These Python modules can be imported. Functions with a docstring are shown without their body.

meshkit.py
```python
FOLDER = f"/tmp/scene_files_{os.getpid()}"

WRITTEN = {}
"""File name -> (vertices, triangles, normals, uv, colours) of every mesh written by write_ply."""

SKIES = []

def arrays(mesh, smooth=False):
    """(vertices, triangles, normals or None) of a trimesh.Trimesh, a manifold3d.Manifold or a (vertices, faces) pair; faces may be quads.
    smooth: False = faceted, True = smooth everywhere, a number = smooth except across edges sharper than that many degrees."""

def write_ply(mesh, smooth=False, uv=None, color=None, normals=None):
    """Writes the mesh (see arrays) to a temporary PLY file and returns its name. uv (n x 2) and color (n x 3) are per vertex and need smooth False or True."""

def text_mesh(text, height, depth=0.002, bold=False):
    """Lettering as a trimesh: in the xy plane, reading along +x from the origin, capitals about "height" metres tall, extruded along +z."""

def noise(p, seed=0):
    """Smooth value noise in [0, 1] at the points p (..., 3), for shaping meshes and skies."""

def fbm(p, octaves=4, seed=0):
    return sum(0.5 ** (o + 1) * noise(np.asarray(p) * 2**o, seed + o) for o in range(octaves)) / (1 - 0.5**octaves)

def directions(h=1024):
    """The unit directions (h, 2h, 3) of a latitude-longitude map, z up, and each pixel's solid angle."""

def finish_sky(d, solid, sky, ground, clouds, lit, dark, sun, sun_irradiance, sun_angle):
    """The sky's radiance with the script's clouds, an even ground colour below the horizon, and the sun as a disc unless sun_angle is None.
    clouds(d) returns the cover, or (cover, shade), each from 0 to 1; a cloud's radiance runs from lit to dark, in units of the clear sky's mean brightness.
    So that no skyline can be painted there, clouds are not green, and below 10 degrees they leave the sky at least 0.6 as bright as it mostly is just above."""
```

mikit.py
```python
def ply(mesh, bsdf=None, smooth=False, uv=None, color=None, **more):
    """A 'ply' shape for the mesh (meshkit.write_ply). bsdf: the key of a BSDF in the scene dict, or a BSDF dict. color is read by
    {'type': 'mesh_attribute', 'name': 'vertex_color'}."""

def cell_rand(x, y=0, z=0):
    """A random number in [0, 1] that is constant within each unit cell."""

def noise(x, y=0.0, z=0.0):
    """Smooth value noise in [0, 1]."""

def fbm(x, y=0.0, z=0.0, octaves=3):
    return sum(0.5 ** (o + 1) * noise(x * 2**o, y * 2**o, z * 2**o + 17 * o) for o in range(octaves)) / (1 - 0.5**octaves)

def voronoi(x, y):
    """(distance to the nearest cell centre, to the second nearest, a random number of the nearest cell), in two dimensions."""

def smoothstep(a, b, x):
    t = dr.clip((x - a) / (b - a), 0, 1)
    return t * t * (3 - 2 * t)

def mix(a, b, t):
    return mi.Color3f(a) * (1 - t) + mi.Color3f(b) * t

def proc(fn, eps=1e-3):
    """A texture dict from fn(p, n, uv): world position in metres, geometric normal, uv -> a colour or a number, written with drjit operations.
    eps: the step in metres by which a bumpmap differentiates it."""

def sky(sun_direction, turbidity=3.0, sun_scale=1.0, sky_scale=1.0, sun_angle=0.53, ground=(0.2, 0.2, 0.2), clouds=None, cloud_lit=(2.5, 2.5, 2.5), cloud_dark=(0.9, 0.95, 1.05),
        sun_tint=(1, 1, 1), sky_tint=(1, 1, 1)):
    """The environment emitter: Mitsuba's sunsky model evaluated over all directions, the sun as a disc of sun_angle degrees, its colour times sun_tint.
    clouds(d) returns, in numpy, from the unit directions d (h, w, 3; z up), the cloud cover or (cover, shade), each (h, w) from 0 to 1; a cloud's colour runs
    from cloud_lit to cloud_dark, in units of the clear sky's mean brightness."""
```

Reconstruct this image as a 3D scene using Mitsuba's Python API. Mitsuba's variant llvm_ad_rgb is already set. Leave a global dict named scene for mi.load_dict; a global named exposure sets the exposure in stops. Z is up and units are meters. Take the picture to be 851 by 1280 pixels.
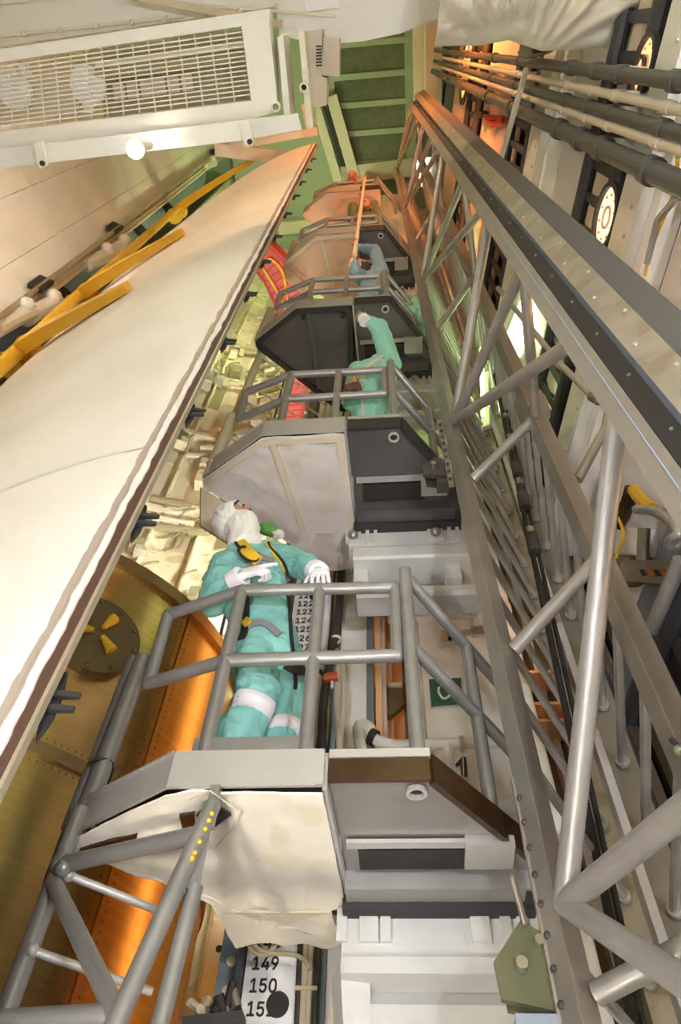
import math, random
import numpy as np, trimesh, drjit as dr, mitsuba as mi, mikit, meshkit
import manifold3d as m3
from shapely.geometry import Polygon
from mikit import noise, fbm, smoothstep, mix, cell_rand

# ------------------------------------------------------------------ camera, exposure
S = 0.8                       # metres per layout unit; the camera is the origin of the layout, z up, y away from the viewer
W, H, F = 851, 1280, 851.0    # a 24 mm lens on an upright frame, pitched up about 55 degrees
exposure = 0.0
_raw = lambda px, py: np.array([px - W / 2, -(py - H / 2), -F])
_z = _raw(460., 52.); _z /= np.linalg.norm(_z)
_y = _raw(535., 1880.); _y = _y - _z * (_y @ _z); _y /= np.linalg.norm(_y)
R = np.stack([np.cross(_y, _z), _y, _z])
fwd, up = R @ [0, 0, -1.0], R @ [0, 1.0, 0]
scene, labels = {"type": "scene"}, {}
scene["camera"] = {"type": "perspective", "fov_axis": "x", "fov": math.degrees(2 * math.atan(W / 2 / F)), "near_clip": 0.05, "far_clip": 200.0,
                   "to_world": mi.ScalarTransform4f().look_at(origin=[0, 0, 0], target=list(map(float, fwd)), up=list(map(float, up)))}
FLOOR, CEIL = -2.0, 38.0
rng = random.Random(7)
nrng = np.random.default_rng(7)


def at(px, py, X=None, Y=None, Z=None, r=None):
    """The point of the layout that a sight line meets on the plane X, Y or Z, or at plan distance r."""
    v = R @ _raw(px, py)
    t = X / v[0] if X is not None else Y / v[1] if Y is not None else Z / v[2] if Z is not None else r / math.hypot(v[0], v[1])
    return v * t


def azel(px, py):
    v = R @ _raw(px, py)
    return math.degrees(math.atan2(v[0], v[1])), math.degrees(math.atan2(v[2], math.hypot(v[0], v[1])))


def pol(az, r, z=0.0):
    return np.array([r * math.sin(math.radians(az)), r * math.cos(math.radians(az)), z])


# ------------------------------------------------------------------ scene entries
def key_of(base):
    k, n = base, 0
    while k in scene or k in labels or k in _used:
        n += 1
        k = f"{base}_{n:03d}"
    _used.add(k)
    return k


_used = set()


def add(base, mesh, mat, smooth=30, **more):
    k = key_of(base)
    if isinstance(mesh, (list, tuple)) and mesh and not isinstance(mesh[0], np.ndarray):
        mesh = trimesh.util.concatenate(mesh)
    if hasattr(mesh, "to_mesh"):
        a = mesh.to_mesh(); mesh = trimesh.Trimesh(a.vert_properties[:, :3], a.tri_verts, process=False)
    mesh = mesh.copy(); mesh.apply_scale(S)
    scene[k] = mikit.ply(mesh, mat, smooth, **more)
    return k


def thing(base, label, cat, group=None):
    k = key_of(base)
    labels[k] = {"label": label, "category": cat}
    if group: labels[k]["group"] = group
    return k


def solo(base, mesh, mat, label, cat, group=None, smooth=30, **more):
    k = add(base, mesh, mat, smooth, **more)
    labels[k] = {"label": label, "category": cat}
    if group: labels[k]["group"] = group
    return k


def struct(base, mesh, mat, smooth=30, label=None):
    k = add(base, mesh, mat, smooth)
    labels[k] = {"kind": "structure"}
    if label: labels[k]["label"] = label
    return k


def part(parent, name, mesh, mat, smooth=30, label=None, kind=None, **more):
    k = add(parent + "__" + name, mesh, mat, smooth, **more)
    if label or kind:
        labels[k] = {}
        if label: labels[k]["label"] = label
        if kind: labels[k]["kind"] = kind
    return k


# ------------------------------------------------------------------ mesh makers (layout units)
def tube(p, q, r, n=16, r2=None):
    p, q = np.asarray(p, float), np.asarray(q, float)
    if r2 is None:
        return trimesh.creation.cylinder(radius=r, segment=[p, q], sections=n)
    h = np.linalg.norm(q - p)
    m = trimesh.creation.revolve([[0, 0], [r, 0], [r2, h], [0, h]], sections=n)
    m.apply_transform(trimesh.geometry.align_vectors([0, 0, 1], (q - p) / h)); m.apply_translation(p)
    return m


def path(pts, r, n=14):
    """A pipe through the points with round elbows."""
    out = [tube(a, b, r, n) for a, b in zip(pts[:-1], pts[1:])]
    for p in pts[1:-1]:
        s = trimesh.creation.uv_sphere(r, count=[8, n]); s.apply_translation(p); out.append(s)
    return trimesh.util.concatenate(out)


def smooth_pts(pts, n=8):
    from scipy.interpolate import CubicSpline
    pts = np.asarray(pts, float); t = np.r_[0, np.cumsum(np.linalg.norm(np.diff(pts, axis=0), axis=1))]
    return CubicSpline(t, pts)(np.linspace(0, t[-1], n * (len(pts) - 1) + 1))


def hose(pts, r, n=8, sides=10):
    p = smooth_pts(pts, n)
    t = np.gradient(p, axis=0); t /= np.linalg.norm(t, axis=1, keepdims=True)
    a = np.cross(t, [0.31, 0.87, 0.38]); a /= np.linalg.norm(a, axis=1, keepdims=True)
    b = np.cross(t, a); ang = np.arange(sides) * 2 * np.pi / sides
    rr = np.broadcast_to(r, (len(p),))[:, None, None]
    v = p[:, None] + rr * (np.cos(ang)[None, :, None] * a[:, None] + np.sin(ang)[None, :, None] * b[:, None])
    i, j = np.meshgrid(np.arange(len(p) - 1), np.arange(sides), indexing="ij")
    q = np.stack([i * sides + j, i * sides + (j + 1) % sides, (i + 1) * sides + (j + 1) % sides, (i + 1) * sides + j], -1).reshape(-1, 4)
    f = np.vstack([q[:, [0, 1, 2]], q[:, [0, 2, 3]]])
    V = v.reshape(-1, 3); c0, c1 = len(V), len(V) + 1
    V = np.vstack([V, p[0], p[-1]]); L = (len(p) - 1) * sides
    caps = [[c0, (k + 1) % sides, k] for k in range(sides)] + [[c1, L + k, L + (k + 1) % sides] for k in range(sides)]
    m = trimesh.Trimesh(V, np.vstack([f, caps]), process=False)
    if m.volume < 0: m.invert()
    return m


def bar(p, q, w, h, upv=(0, 0, 1), ch=0.0):
    """A box section from p to q; w across, h along upv."""
    p, q, u = np.asarray(p, float), np.asarray(q, float), np.asarray(upv, float)
    d = (q - p) / np.linalg.norm(q - p)
    if abs(d @ u) > 0.98: u = np.array([0, 1.0, 0]) if abs(d[1]) < .9 else np.array([1.0, 0, 0])
    s = np.cross(d, u); s /= np.linalg.norm(s); u = np.cross(s, d)
    L = np.linalg.norm(q - p)
    if ch > 0:
        c = ch; sec = Polygon([(-w/2+c, -h/2), (w/2-c, -h/2), (w/2, -h/2+c), (w/2, h/2-c), (w/2-c, h/2), (-w/2+c, h/2), (-w/2, h/2-c), (-w/2, -h/2+c)])
        m = trimesh.creation.extrude_polygon(sec, L, engine="earcut"); m.apply_translation([0, 0, -L / 2])
    else:
        m = trimesh.creation.box([w, h, L])
    T = np.eye(4); T[:3, 0], T[:3, 1], T[:3, 2], T[:3, 3] = s, u, d, (p + q) / 2
    if np.linalg.det(T[:3, :3]) < 0: T[:3, 0] *= -1
    m.apply_transform(T)
    return m


def box(c, s, rz=0.0):
    m = trimesh.creation.box(s)
    m.apply_transform(trimesh.transformations.rotation_matrix(rz, [0, 0, 1])); m.apply_translation(c)
    return m


def prism(poly, z0, z1):
    m = trimesh.creation.extrude_polygon(Polygon(poly), z1 - z0, engine="earcut"); m.apply_translation([0, 0, z0])
    return m


def slab(pts, th, away=None):
    """A flat polygon given by 3-D points, thickened by th on the side of `away`."""
    P = np.asarray(pts, float); o = P[0]
    n = np.zeros(3)
    for a, b in zip(P, np.roll(P, -1, 0)): n += np.cross(a - o, b - o)
    n /= np.linalg.norm(n)
    if away is not None and n @ (np.asarray(away, float)) < 0: n = -n
    x = P[1] - P[0]; x /= np.linalg.norm(x); y = np.cross(n, x)
    m = trimesh.creation.extrude_polygon(Polygon([((p - o) @ x, (p - o) @ y) for p in P]), th, engine="earcut")
    T = np.eye(4); T[:3, 0], T[:3, 1], T[:3, 2], T[:3, 3] = x, y, n, o
    m.apply_transform(T)
    return m


def disc(c, nrm, r, th, n=28):
    c, nrm = np.asarray(c, float), np.asarray(nrm, float) / np.linalg.norm(nrm)
    return trimesh.creation.cylinder(radius=r, segment=[c - nrm * th / 2, c + nrm * th / 2], sections=n)


def ring(c, nrm, r0, r1, th, n=32):
    m = trimesh.creation.annulus(r0, r1, th, sections=n)
    m.apply_transform(trimesh.geometry.align_vectors([0, 0, 1], np.asarray(nrm, float) / np.linalg.norm(nrm))); m.apply_translation(c)
    return m


def curve_sheet(plan, z0, z1, th, nz=1):
    """An upright sheet over a plan curve (n x 2), thickened by th to the left of its direction."""
    P = np.asarray(plan, float); t = np.gradient(P, axis=0); t /= np.linalg.norm(t, axis=1, keepdims=True)
    Q = P + th * np.stack([-t[:, 1], t[:, 0]], 1)
    return prism(np.vstack([P, Q[::-1]]), z0, z1)


def arc(c, r, a0, a1, n):
    """Plan points about c; the angle is measured from the direction of the viewer (-y), positive towards +x."""
    a = np.radians(np.linspace(a0, a1, n))
    return np.stack([c[0] + r * np.sin(a), c[1] - r * np.cos(a)], 1)


def ball(c, r, n=10):
    m = trimesh.creation.uv_sphere(1.0, count=[n, 2 * n]); m.apply_scale(r); m.apply_translation(c)
    return m


def cloth(poly, z, th=0.012, size=0.07, amp=0.012, freq=5.0, seed=0, fold=None):
    m = trimesh.creation.extrude_polygon(Polygon(poly), th, engine="earcut"); m.apply_translation([0, 0, z])
    v, f = trimesh.remesh.subdivide_to_size(m.vertices, m.faces, size, max_iter=12)
    v = np.array(v)
    p = np.c_[v[:, :2], np.zeros(len(v))]
    d = amp * (meshkit.fbm(p * freq, 3, seed) - 0.5) * 2
    if fold is not None: d += fold(v)
    v[:, 2] += d
    return trimesh.Trimesh(v, f, process=True)


# ------------------------------------------------------------------ materials
def _crease(p, n, uv):
    """Crinkled cloth."""
    a = fbm(p.x * 16 + 3 * noise(p.z * 5), p.y * 16, p.z * 11)
    return dr.abs(a - .5) * 2 + .35 * dr.abs(noise(p.x * 45, p.y * 45, p.z * 30) - .5)


def rgb(*c): return {"type": "rgb", "value": list(c)}


WORN = {"steel", "steel_tube", "beam_flange", "plate_lit", "plate_dark", "door_white", "fabric", "fabric_gray", "bay_cream", "kapton", "wall_white", "rail_gray"}
_next = ""


def princ(name, col, rough=0.5, metal=0.0, spec=0.5, **more):
    base = col if isinstance(col, dict) else rgb(*col)
    r = rough if isinstance(rough, dict) else float(rough)
    d = {"type": "principled", "base_color": base, "roughness": r, "metallic": float(metal), **more}
    if metal < 0.5: d["specular"] = float(spec)
    scene[name] = {"type": "twosided", "bsdf": d}
    return name


def tone(c, amp, f, seed=0.0, stain=None, fz=None):
    """A colour with soft uneven wear (even for materials that are only seen small)."""
    global _next
    if _next not in WORN: return rgb(*c)
    fz = fz or f
    def fn(p, n, uv):
        k = 1 + amp * 2 * (fbm(p.x * f + seed, p.y * f, p.z * fz) - 0.5)
        col = mi.Color3f(c) * k
        if stain is not None:
            s = smoothstep(0.56, 0.72, fbm(p.x * f * 2.3 + 9 + seed, p.y * f * 2.3, p.z * fz * 2.3))
            col = mix(col, mi.Color3f(stain), s * 0.6)
        return col
    return mikit.proc(fn)


_next = "steel"
princ("steel", tone((.40, .375, .34), .14, 6.0, 1), .38, .75)
_next = "steel_tube"
princ("steel_tube", tone((.44, .425, .41), .18, 7.0, 3), .40, .55)
_next = "beam_gray"
princ("beam_gray", tone((.095, .09, .088), .2, 4.0, 5), .55, .2)
princ("beam_dark", (.06, .056, .053), .5, .2)
_next = "beam_flange"
princ("beam_flange", tone((.36, .32, .25), .3, 5.0, 8, (.27, .21, .13)), .38, .5)
_next = "rail_gray"
princ("rail_gray", tone((.31, .31, .305), .22, 8.0, 2), .36, .5)
_next = "alu"
princ("alu", tone((.52, .51, .49), .14, 5.0, 4), .4, .4)
_next = "lip_gray"
princ("lip_gray", tone((.40, .39, .37), .18, 6.0, 6), .45, .3)
_next = "plate_lit"
princ("plate_lit", tone((.31, .29, .275), .25, 3.0, 2), .3, .6)  # same steel as the dark plates, coloured as the well lit one
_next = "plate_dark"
princ("plate_dark", tone((.10, .098, .098), .3, 3.0, 5), .42, .3)  # on the undersides its dimmer light is put into the colour
princ("black", (.018, .017, .016), .6)
princ("rubber", (.03, .03, .032), .7)
princ("hook_black", (.03, .032, .032), .45)
_next = "door_white"
princ("door_white", tone((.80, .765, .69), .07, 1.6, 3), .55, spec=.35)
princ("seam_brown", (.28, .20, .12), .8)
_next = "seal_brown"
princ("seal_brown", tone((.085, .04, .025), .35, 12.0, 1), .7)
_next = "blanket_white"
princ("blanket_white", tone((.78, .75, .71), .16, 14.0, 1), .9)
_next = "frayed"
princ("frayed", tone((.40, .33, .27), .35, 16.0, 1), .95)
_next = "lip_tan"
princ("lip_tan", tone((.44, .38, .28), .12, 6.0, 1), .4, .3)
_next = "yellow"
princ("yellow", tone((.74, .42, .03), .16, 2.5, 1), .42)
_next = "wall_white"
princ("wall_white", tone((.88, .83, .73), .08, 1.2, 1), .5)
_next = "white_paint"
princ("white_paint", tone((.74, .72, .66), .07, 4.0, 1), .35)
_next = "cream"
princ("cream", tone((.70, .65, .52), .10, 3.0, 1), .45)
_next = "pale_panel"
princ("pale_panel", tone((.87, .85, .81), .08, 2.0, 1), .45)
princ("gold", mikit.proc(lambda p, n, uv: mi.Color3f(.80, .56, .24) * (1 + .30 * (fbm(p.x * 3, p.y * 3, p.z * 40) - .5))), .23, .95)
scene["gold"] = {"type": "twosided", "bsdf": {"type": "bumpmap", "arbitrary": mikit.proc(lambda p, n, uv: noise(p.z * 260, p.x * 2.0, p.y * 2.0) + .6 * noise(p.z * 90 + 7, p.x * 1.3, p.y * 1.3), eps=.0008), "scale": .0005, "bsdf": scene["gold"]["bsdf"]}}
princ("gold_edge", (.50, .36, .20), .34, .9)
princ("bronze", (.20, .16, .09), .45, .6)
_next = "fabric"
princ("fabric", tone((.83, .79, .69), .08, 3.0, 2, (.70, .62, .46)), .9, spec=.15, sheen=.3)
_next = "fabric_hem"
princ("fabric_hem", tone((.60, .53, .42), .14, 5.0, 2), .9, spec=.15)
_next = "fabric_gray"
princ("fabric_gray", tone((.60, .56, .53), .10, 3.0, 4, (.54, .49, .43)), .9, spec=.15, sheen=.3)
_next = "kapton"
princ("kapton", tone((.040, .018, .006), .6, 14.0, 1), .25)
_next = "teal"
princ("teal", tone((.235, .53, .50), .10, 6.0, 1), .7, spec=.2, sheen=.4)
_next = "mint"
princ("mint", tone((.27, .58, .46), .10, 6.0, 1), .7, spec=.2, sheen=.4)
princ("blue_cloth", (.20, .32, .42), .8)
princ("gray_cloth", (.32, .32, .33), .85)
princ("fabric_tan", (.62, .44, .31), .9, spec=.15, sheen=.3)
princ("moss_cloth", (.09, .15, .09), .85)
_next = "hood"
princ("hood", tone((.82, .81, .77), .06, 10.0, 1), .85, spec=.15)
princ("hood_mesh", (.66, .65, .62), .9)
_next = "glove"
princ("glove", tone((.84, .80, .84), .05, 12.0, 1), .8, spec=.2)
princ("skin", (.55, .28, .19), .55)
princ("skin_dark", (.34, .15, .09), .5)
princ("glove_brown", (.42, .22, .10), .6)
princ("strap_yellow", (.80, .50, .03), .5)
princ("strap_gray", (.22, .22, .23), .6)
princ("hair", (.05, .035, .02), .6)
princ("green_cap", (.10, .30, .06), .7)
_next = "green_paint"
princ("green_paint", tone((.42, .50, .36), .08, 1.5, 1), .5)
princ("louver", mikit.proc(lambda p, n, uv: mi.Color3f(.20, .23, .15) * (1 + .3 * (fbm(p.x * 6, p.y * 6, 0.0) - .5))), .6)
_next = "blue_gray"
princ("blue_gray", tone((.17, .22, .26), .15, 4.0, 1), .5)
_next = "dark_wall"
princ("dark_wall", tone((.06, .065, .075), .3, 2.0, 1), .7)
_next = "number_panel"
princ("number_panel", tone((.78, .78, .79), .05, 2.0, 1), .5)
princ("print_black", (.02, .02, .02), .6)
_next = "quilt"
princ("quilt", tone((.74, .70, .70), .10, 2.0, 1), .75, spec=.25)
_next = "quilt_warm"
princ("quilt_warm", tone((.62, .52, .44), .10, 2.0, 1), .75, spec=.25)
_next = "drape"
princ("drape", tone((.78, .73, .62), .08, 2.0, 1), .7, spec=.25)
_next = "pipe_gray"
princ("pipe_gray", tone((.065, .065, .06), .16, 6.0, 1), .4)
_next = "pipe_tan"
princ("pipe_tan", tone((.60, .53, .42), .10, 6.0, 1), .4)
_next = "ladder_dark"
princ("ladder_dark", tone((.045, .047, .055), .3, 6.0, 1), .5)
princ("sign_green", (.03, .10, .06), .5)
princ("sign_white", (.75, .78, .75), .5)
_next = "lit_sienna"
princ("lit_sienna", tone((.80, .50, .28), .15, 2.0, 1), .6)  # orange light of recess and niche is put into this colour
_next = "red"
princ("red", tone((.45, .05, .03), .25, 3.0, 1), .55)
_next = "red_slat"
princ("red_slat", tone((.62, .10, .09), .2, 3.0, 1), .5)
_next = "tan_box"
princ("tan_box", tone((.55, .47, .33), .2, 3.0, 1), .6)
_next = "olive_box"
princ("olive_box", tone((.30, .27, .16), .2, 3.0, 1), .6)
_next = "bay_cream"
princ("bay_cream", tone((.80, .75, .56), .22, 2.2, 5, (.42, .36, .2)), .55)
_next = "bay_silver"
princ("bay_silver", tone((.62, .60, .52), .25, 3.0, 7), .4, .3)
princ("tool_orange", (.55, .10, .02), .45)
princ("rope", (.55, .50, .42), .9)
princ("rod_white", (.80, .66, .48), .5)
_next = "concrete"
princ("concrete", tone((.33, .33, .32), .12, 2.0, 1), .8)
princ("lime_paint", (.105, .11, .055), .45)
princ("support_white", (.60, .60, .585), .3)
princ("steel_dark", (.27, .245, .21), .42, .6)
princ("steel_blue", (.30, .36, .46), .4, .3)
princ("chrome", (.55, .50, .45), .22, .9)

def _slack(p, n, uv):
    return fbm(p.x * 3.2 + 2 * noise(p.y * 2), p.y * 3.2, p.z * 3.2)


for c_, s_, f_ in (("teal", .016, _crease), ("mint", .016, _crease), ("hood", .008, _crease), ("fabric", .03, _slack), ("fabric_gray", .045, _slack), ("drape", .05, _slack), ("quilt", .03, _slack), ("quilt_warm", .03, _slack)):
    scene[c_]["bsdf"] = {"type": "bumpmap", "arbitrary": mikit.proc(f_, eps=.002), "scale": s_, "bsdf": scene[c_]["bsdf"]}


def added_strip_lamp(p, q, r, col, power, label):
    """An added tube lamp, upright between two end caps on a backing bar."""
    p, q = np.asarray(p, float), np.asarray(q, float)
    t = thing("added_strip_lamp", label, "lamp")
    part(t, "tube", tube(p, q, r, 12), "white_paint", True, emitter=emit(col, power))
    d = (q - p) / np.linalg.norm(q - p)
    part(t, "cap", tube(p - d * .08, p, r * 1.3, 12), "alu"); part(t, "cap", tube(q, q + d * .08, r * 1.3, 12), "alu")


def emit(c, k): return {"type": "area", "radiance": rgb(*(float(x) * k for x in c))}


def flood_lamp(pos, aim, col, power, rad, label, group=None, stand=None):
    """A floodlight: a dished housing on a yoke, its glass giving off light towards aim."""
    pos, aim = np.asarray(pos, float), np.asarray(aim, float); d = (aim - pos) / np.linalg.norm(aim - pos)
    t = thing("flood_lamp", label, "lamp", group)
    sec = [[0, -rad * .9], [rad * .45, -rad * .85], [rad * .8, -rad * .4], [rad * 1.08, .02], [rad * 1.08, .05], [rad * 1.0, .05], [rad * 1.0, -.01], [0, -.01]]
    m = trimesh.creation.revolve(sec, sections=28)
    T = trimesh.geometry.align_vectors([0, 0, 1], d); m.apply_transform(T); m.apply_translation(pos)
    part(t, "housing", m, "ladder_dark")
    a = np.linspace(0, 2 * np.pi, 33)[:-1]
    V = np.vstack([[0, 0, .012], np.c_[rad * .97 * np.cos(a), rad * .97 * np.sin(a), np.full(32, .012)]])
    Fc = [[0, i + 1, (i + 1) % 32 + 1] for i in range(32)]
    g = trimesh.Trimesh(V, Fc, process=False); g.apply_transform(T); g.apply_translation(pos)
    part(t, "lens", g, "white_paint", False, emitter=emit(col, power))
    s = np.cross(d, [0, 0, 1.0]); s /= np.linalg.norm(s)
    if stand is not None:   # a pole to the floor, or a rod to the roof or the wall
        part(t, "pole", tube(pos - d * rad * 1.2, np.where(np.isnan(stand), pos - d * rad * 1.2, stand), .022, 8), "ladder_dark")
    part(t, "yoke", path([pos + s * rad * 1.15, pos + s * rad * 1.15 - d * rad * 1.3, pos - s * rad * 1.15 - d * rad * 1.3, pos - s * rad * 1.15], .02, 8), "ladder_dark")
    return t

# ------------------------------------------------------------------ lamps
NAN = float("nan")
LAMPS = "floodlights out along the shaft"
flood_lamp((-.75, -.6, -.35), (-.3, 2.8, 3.2), (1.0, .99, 1.0), 300, .16, "floodlight on a stand beside the viewer, aimed up at the lowest platform", LAMPS, stand=(NAN, NAN, FLOOR))
flood_lamp((-1.2, .9, -1.75), (-.6, 2.9, 1.6), (1.0, .90, .70), 380, .14, "added warm floodlight on the floor, brightening the lowest platform from below", LAMPS, stand=(NAN, NAN, FLOOR))  # added to brighten the cloth from underneath
flood_lamp((-4.2, -2.9, .2), (-2.2, 2.5, 5.0), (.93, .96, 1.0), 165, .22, "added floodlight low on the rear wall, filling light on the white curved door", LAMPS, stand=(NAN, -3.3, NAN))  # added fill for the door, unseen behind the viewer
flood_lamp((-.4, -2.4, 10.1), (-.3, 3.0, 13), (1.0, .64, .38), 380, .2, "added warm floodlight above the overhead slab, tinting the upper platforms", LAMPS, stand=(NAN, -3.3, NAN))  # added out of view to turn the upper cloths orange
flood_lamp((1.4, -2.0, .2), (1.0, 2.5, 3.4), (.90, .91, 1.0), 460, .16, "added cool floodlight low on the rear wall, filling light on the steel truss", LAMPS, stand=(NAN, -3.3, NAN))  # added behind the viewer so the truss is not too dim
flood_lamp((-3.6, 4.6, 26.0), (.0, 3.5, 37.5), (.66, 1.0, .46), 300, .3, "greenish floodlight high in the shaft, aimed at the louvred roof", LAMPS, stand=(NAN, NAN, CEIL + .2))
flood_lamp((-1.2, 6.4, 8.5), (-3.6, 8.4, 12), (1.0, 1.0, .86), 950, .2, "added warm floodlight lifting the light inside the open bay", LAMPS, stand=(NAN, NAN, FLOOR))  # added to lift the bay wall
flood_lamp((-1.4, 6.2, 5.0), (-5.0, 8.8, 9), (1.0, 1.0, .86), 750, .2, "added warm floodlight inside the open bay, above the gold cylinder", LAMPS, stand=(NAN, NAN, FLOOR))  # second lamp added for the lower part of the bay
flood_lamp((-2.2, 6.0, 20.0), (-4.0, 8.4, 24), (.85, 1.0, .55), 800, .2, "added greenish floodlight high inside the open bay", LAMPS, stand=(NAN, NAN, FLOOR))  # added to light the top of the bay
flood_lamp((1.9, 4.1, 14.0), (.8, 2.4, 16.0), (1.0, .34, .08), 1000, .2, "orange floodlight high behind the steel truss", LAMPS, stand=(2.12, NAN, NAN))
flood_lamp((.6, -1.5, 15.0), (2.3, .6, 16.0), (1.0, .22, .04), 1300, .2, "added orange floodlight above the drape, tinting the cushions of the right wall", LAMPS, stand=(NAN, -3.3, NAN))  # unseen lamp added so the high cushions look orange
flood_lamp((2.0, 3.9, 7.0), (.2, 3.0, 8.6), (.62, 1.0, .30), 340, .16, "greenish floodlight behind the steel truss by the third platform", LAMPS, stand=(2.12, NAN, NAN))
flood_lamp((-5.5, -1.6, 10.8), (-10.0, .4, 13.4), (1.0, .96, .88), 420, .25, "added warm floodlight above the overhead slab, brightening the left white wall", LAMPS, stand=(NAN, -3.3, NAN))  # added, hidden by the slab, to brighten the left wall
flood_lamp((2.05, -1.7, .4), (2.1, 1.2, 5.0), (1.0, .95, .92), 480, .18, "added floodlight low by the right wall, brightening the cushions and the drape", LAMPS, stand=(NAN, NAN, FLOOR))  # added for the dim right wall and the drape
flood_lamp((1.54, 4.22, 4.6), (-2.0, 4.7, 3.2), (1.0, .42, .13), 80, .10, "added orange floodlight behind the rear uprights, for reflections on the gold cylinder", None, stand=(NAN, NAN, FLOOR))  # added to throw orange reflections on the gold
added_strip_lamp(pol(39, 2.06, FLOOR), pol(39, 2.06, 8.0), .03, (1.0, .55, .2), 4, "added orange tube lamp hidden upright behind the wide beam")  # added where the beam hides it, for a streak on the gold
added_strip_lamp((-.52, 5.6, FLOOR), (-.52, 5.6, 9.0), .05, (1.0, .40, .12), 4.5, "added orange tube lamp hidden upright behind the white box column")  # hidden tube added for the orange streak on the cylinder
added_strip_lamp((2.0, -2.0, FLOOR), (2.0, -2.0, 9.0), .02, (.62, 1.0, .14), 9, "added green tube lamp out of view in the rear right corner")  # added out of view for a green streak in the gold
added_strip_lamp((.2, -3.2, 2.0), (.2, -3.2, 8.0), .035, (1.0, .80, .5), 10, "added warm tube lamp out of view on the rear wall")  # unseen tube added for a warm streak and soft fill

# ------------------------------------------------------------------ the hall
struct("floor", box((-1.5, 3, FLOOR - .1), (18, 16, .2)), "concrete")
struct("ceiling", box((-1.5, 3, CEIL + 1.6), (18, 16, .2)), "green_paint")
struct("wall_rear", box((-1.5, -3.4, 18.5), (18, .2, 42)), "wall_white")
struct("wall_back", box((-1.5, 10.3, 18.5), (18, .2, 42)), "pale_panel")
struct("wall_far_left", box((-10.2, 3, 18.5), (.2, 14, 42)), "wall_white")
struct("wall_far_right", box((4.9, 3, 18.5), (.2, 14, 42)), "pale_panel")

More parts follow.
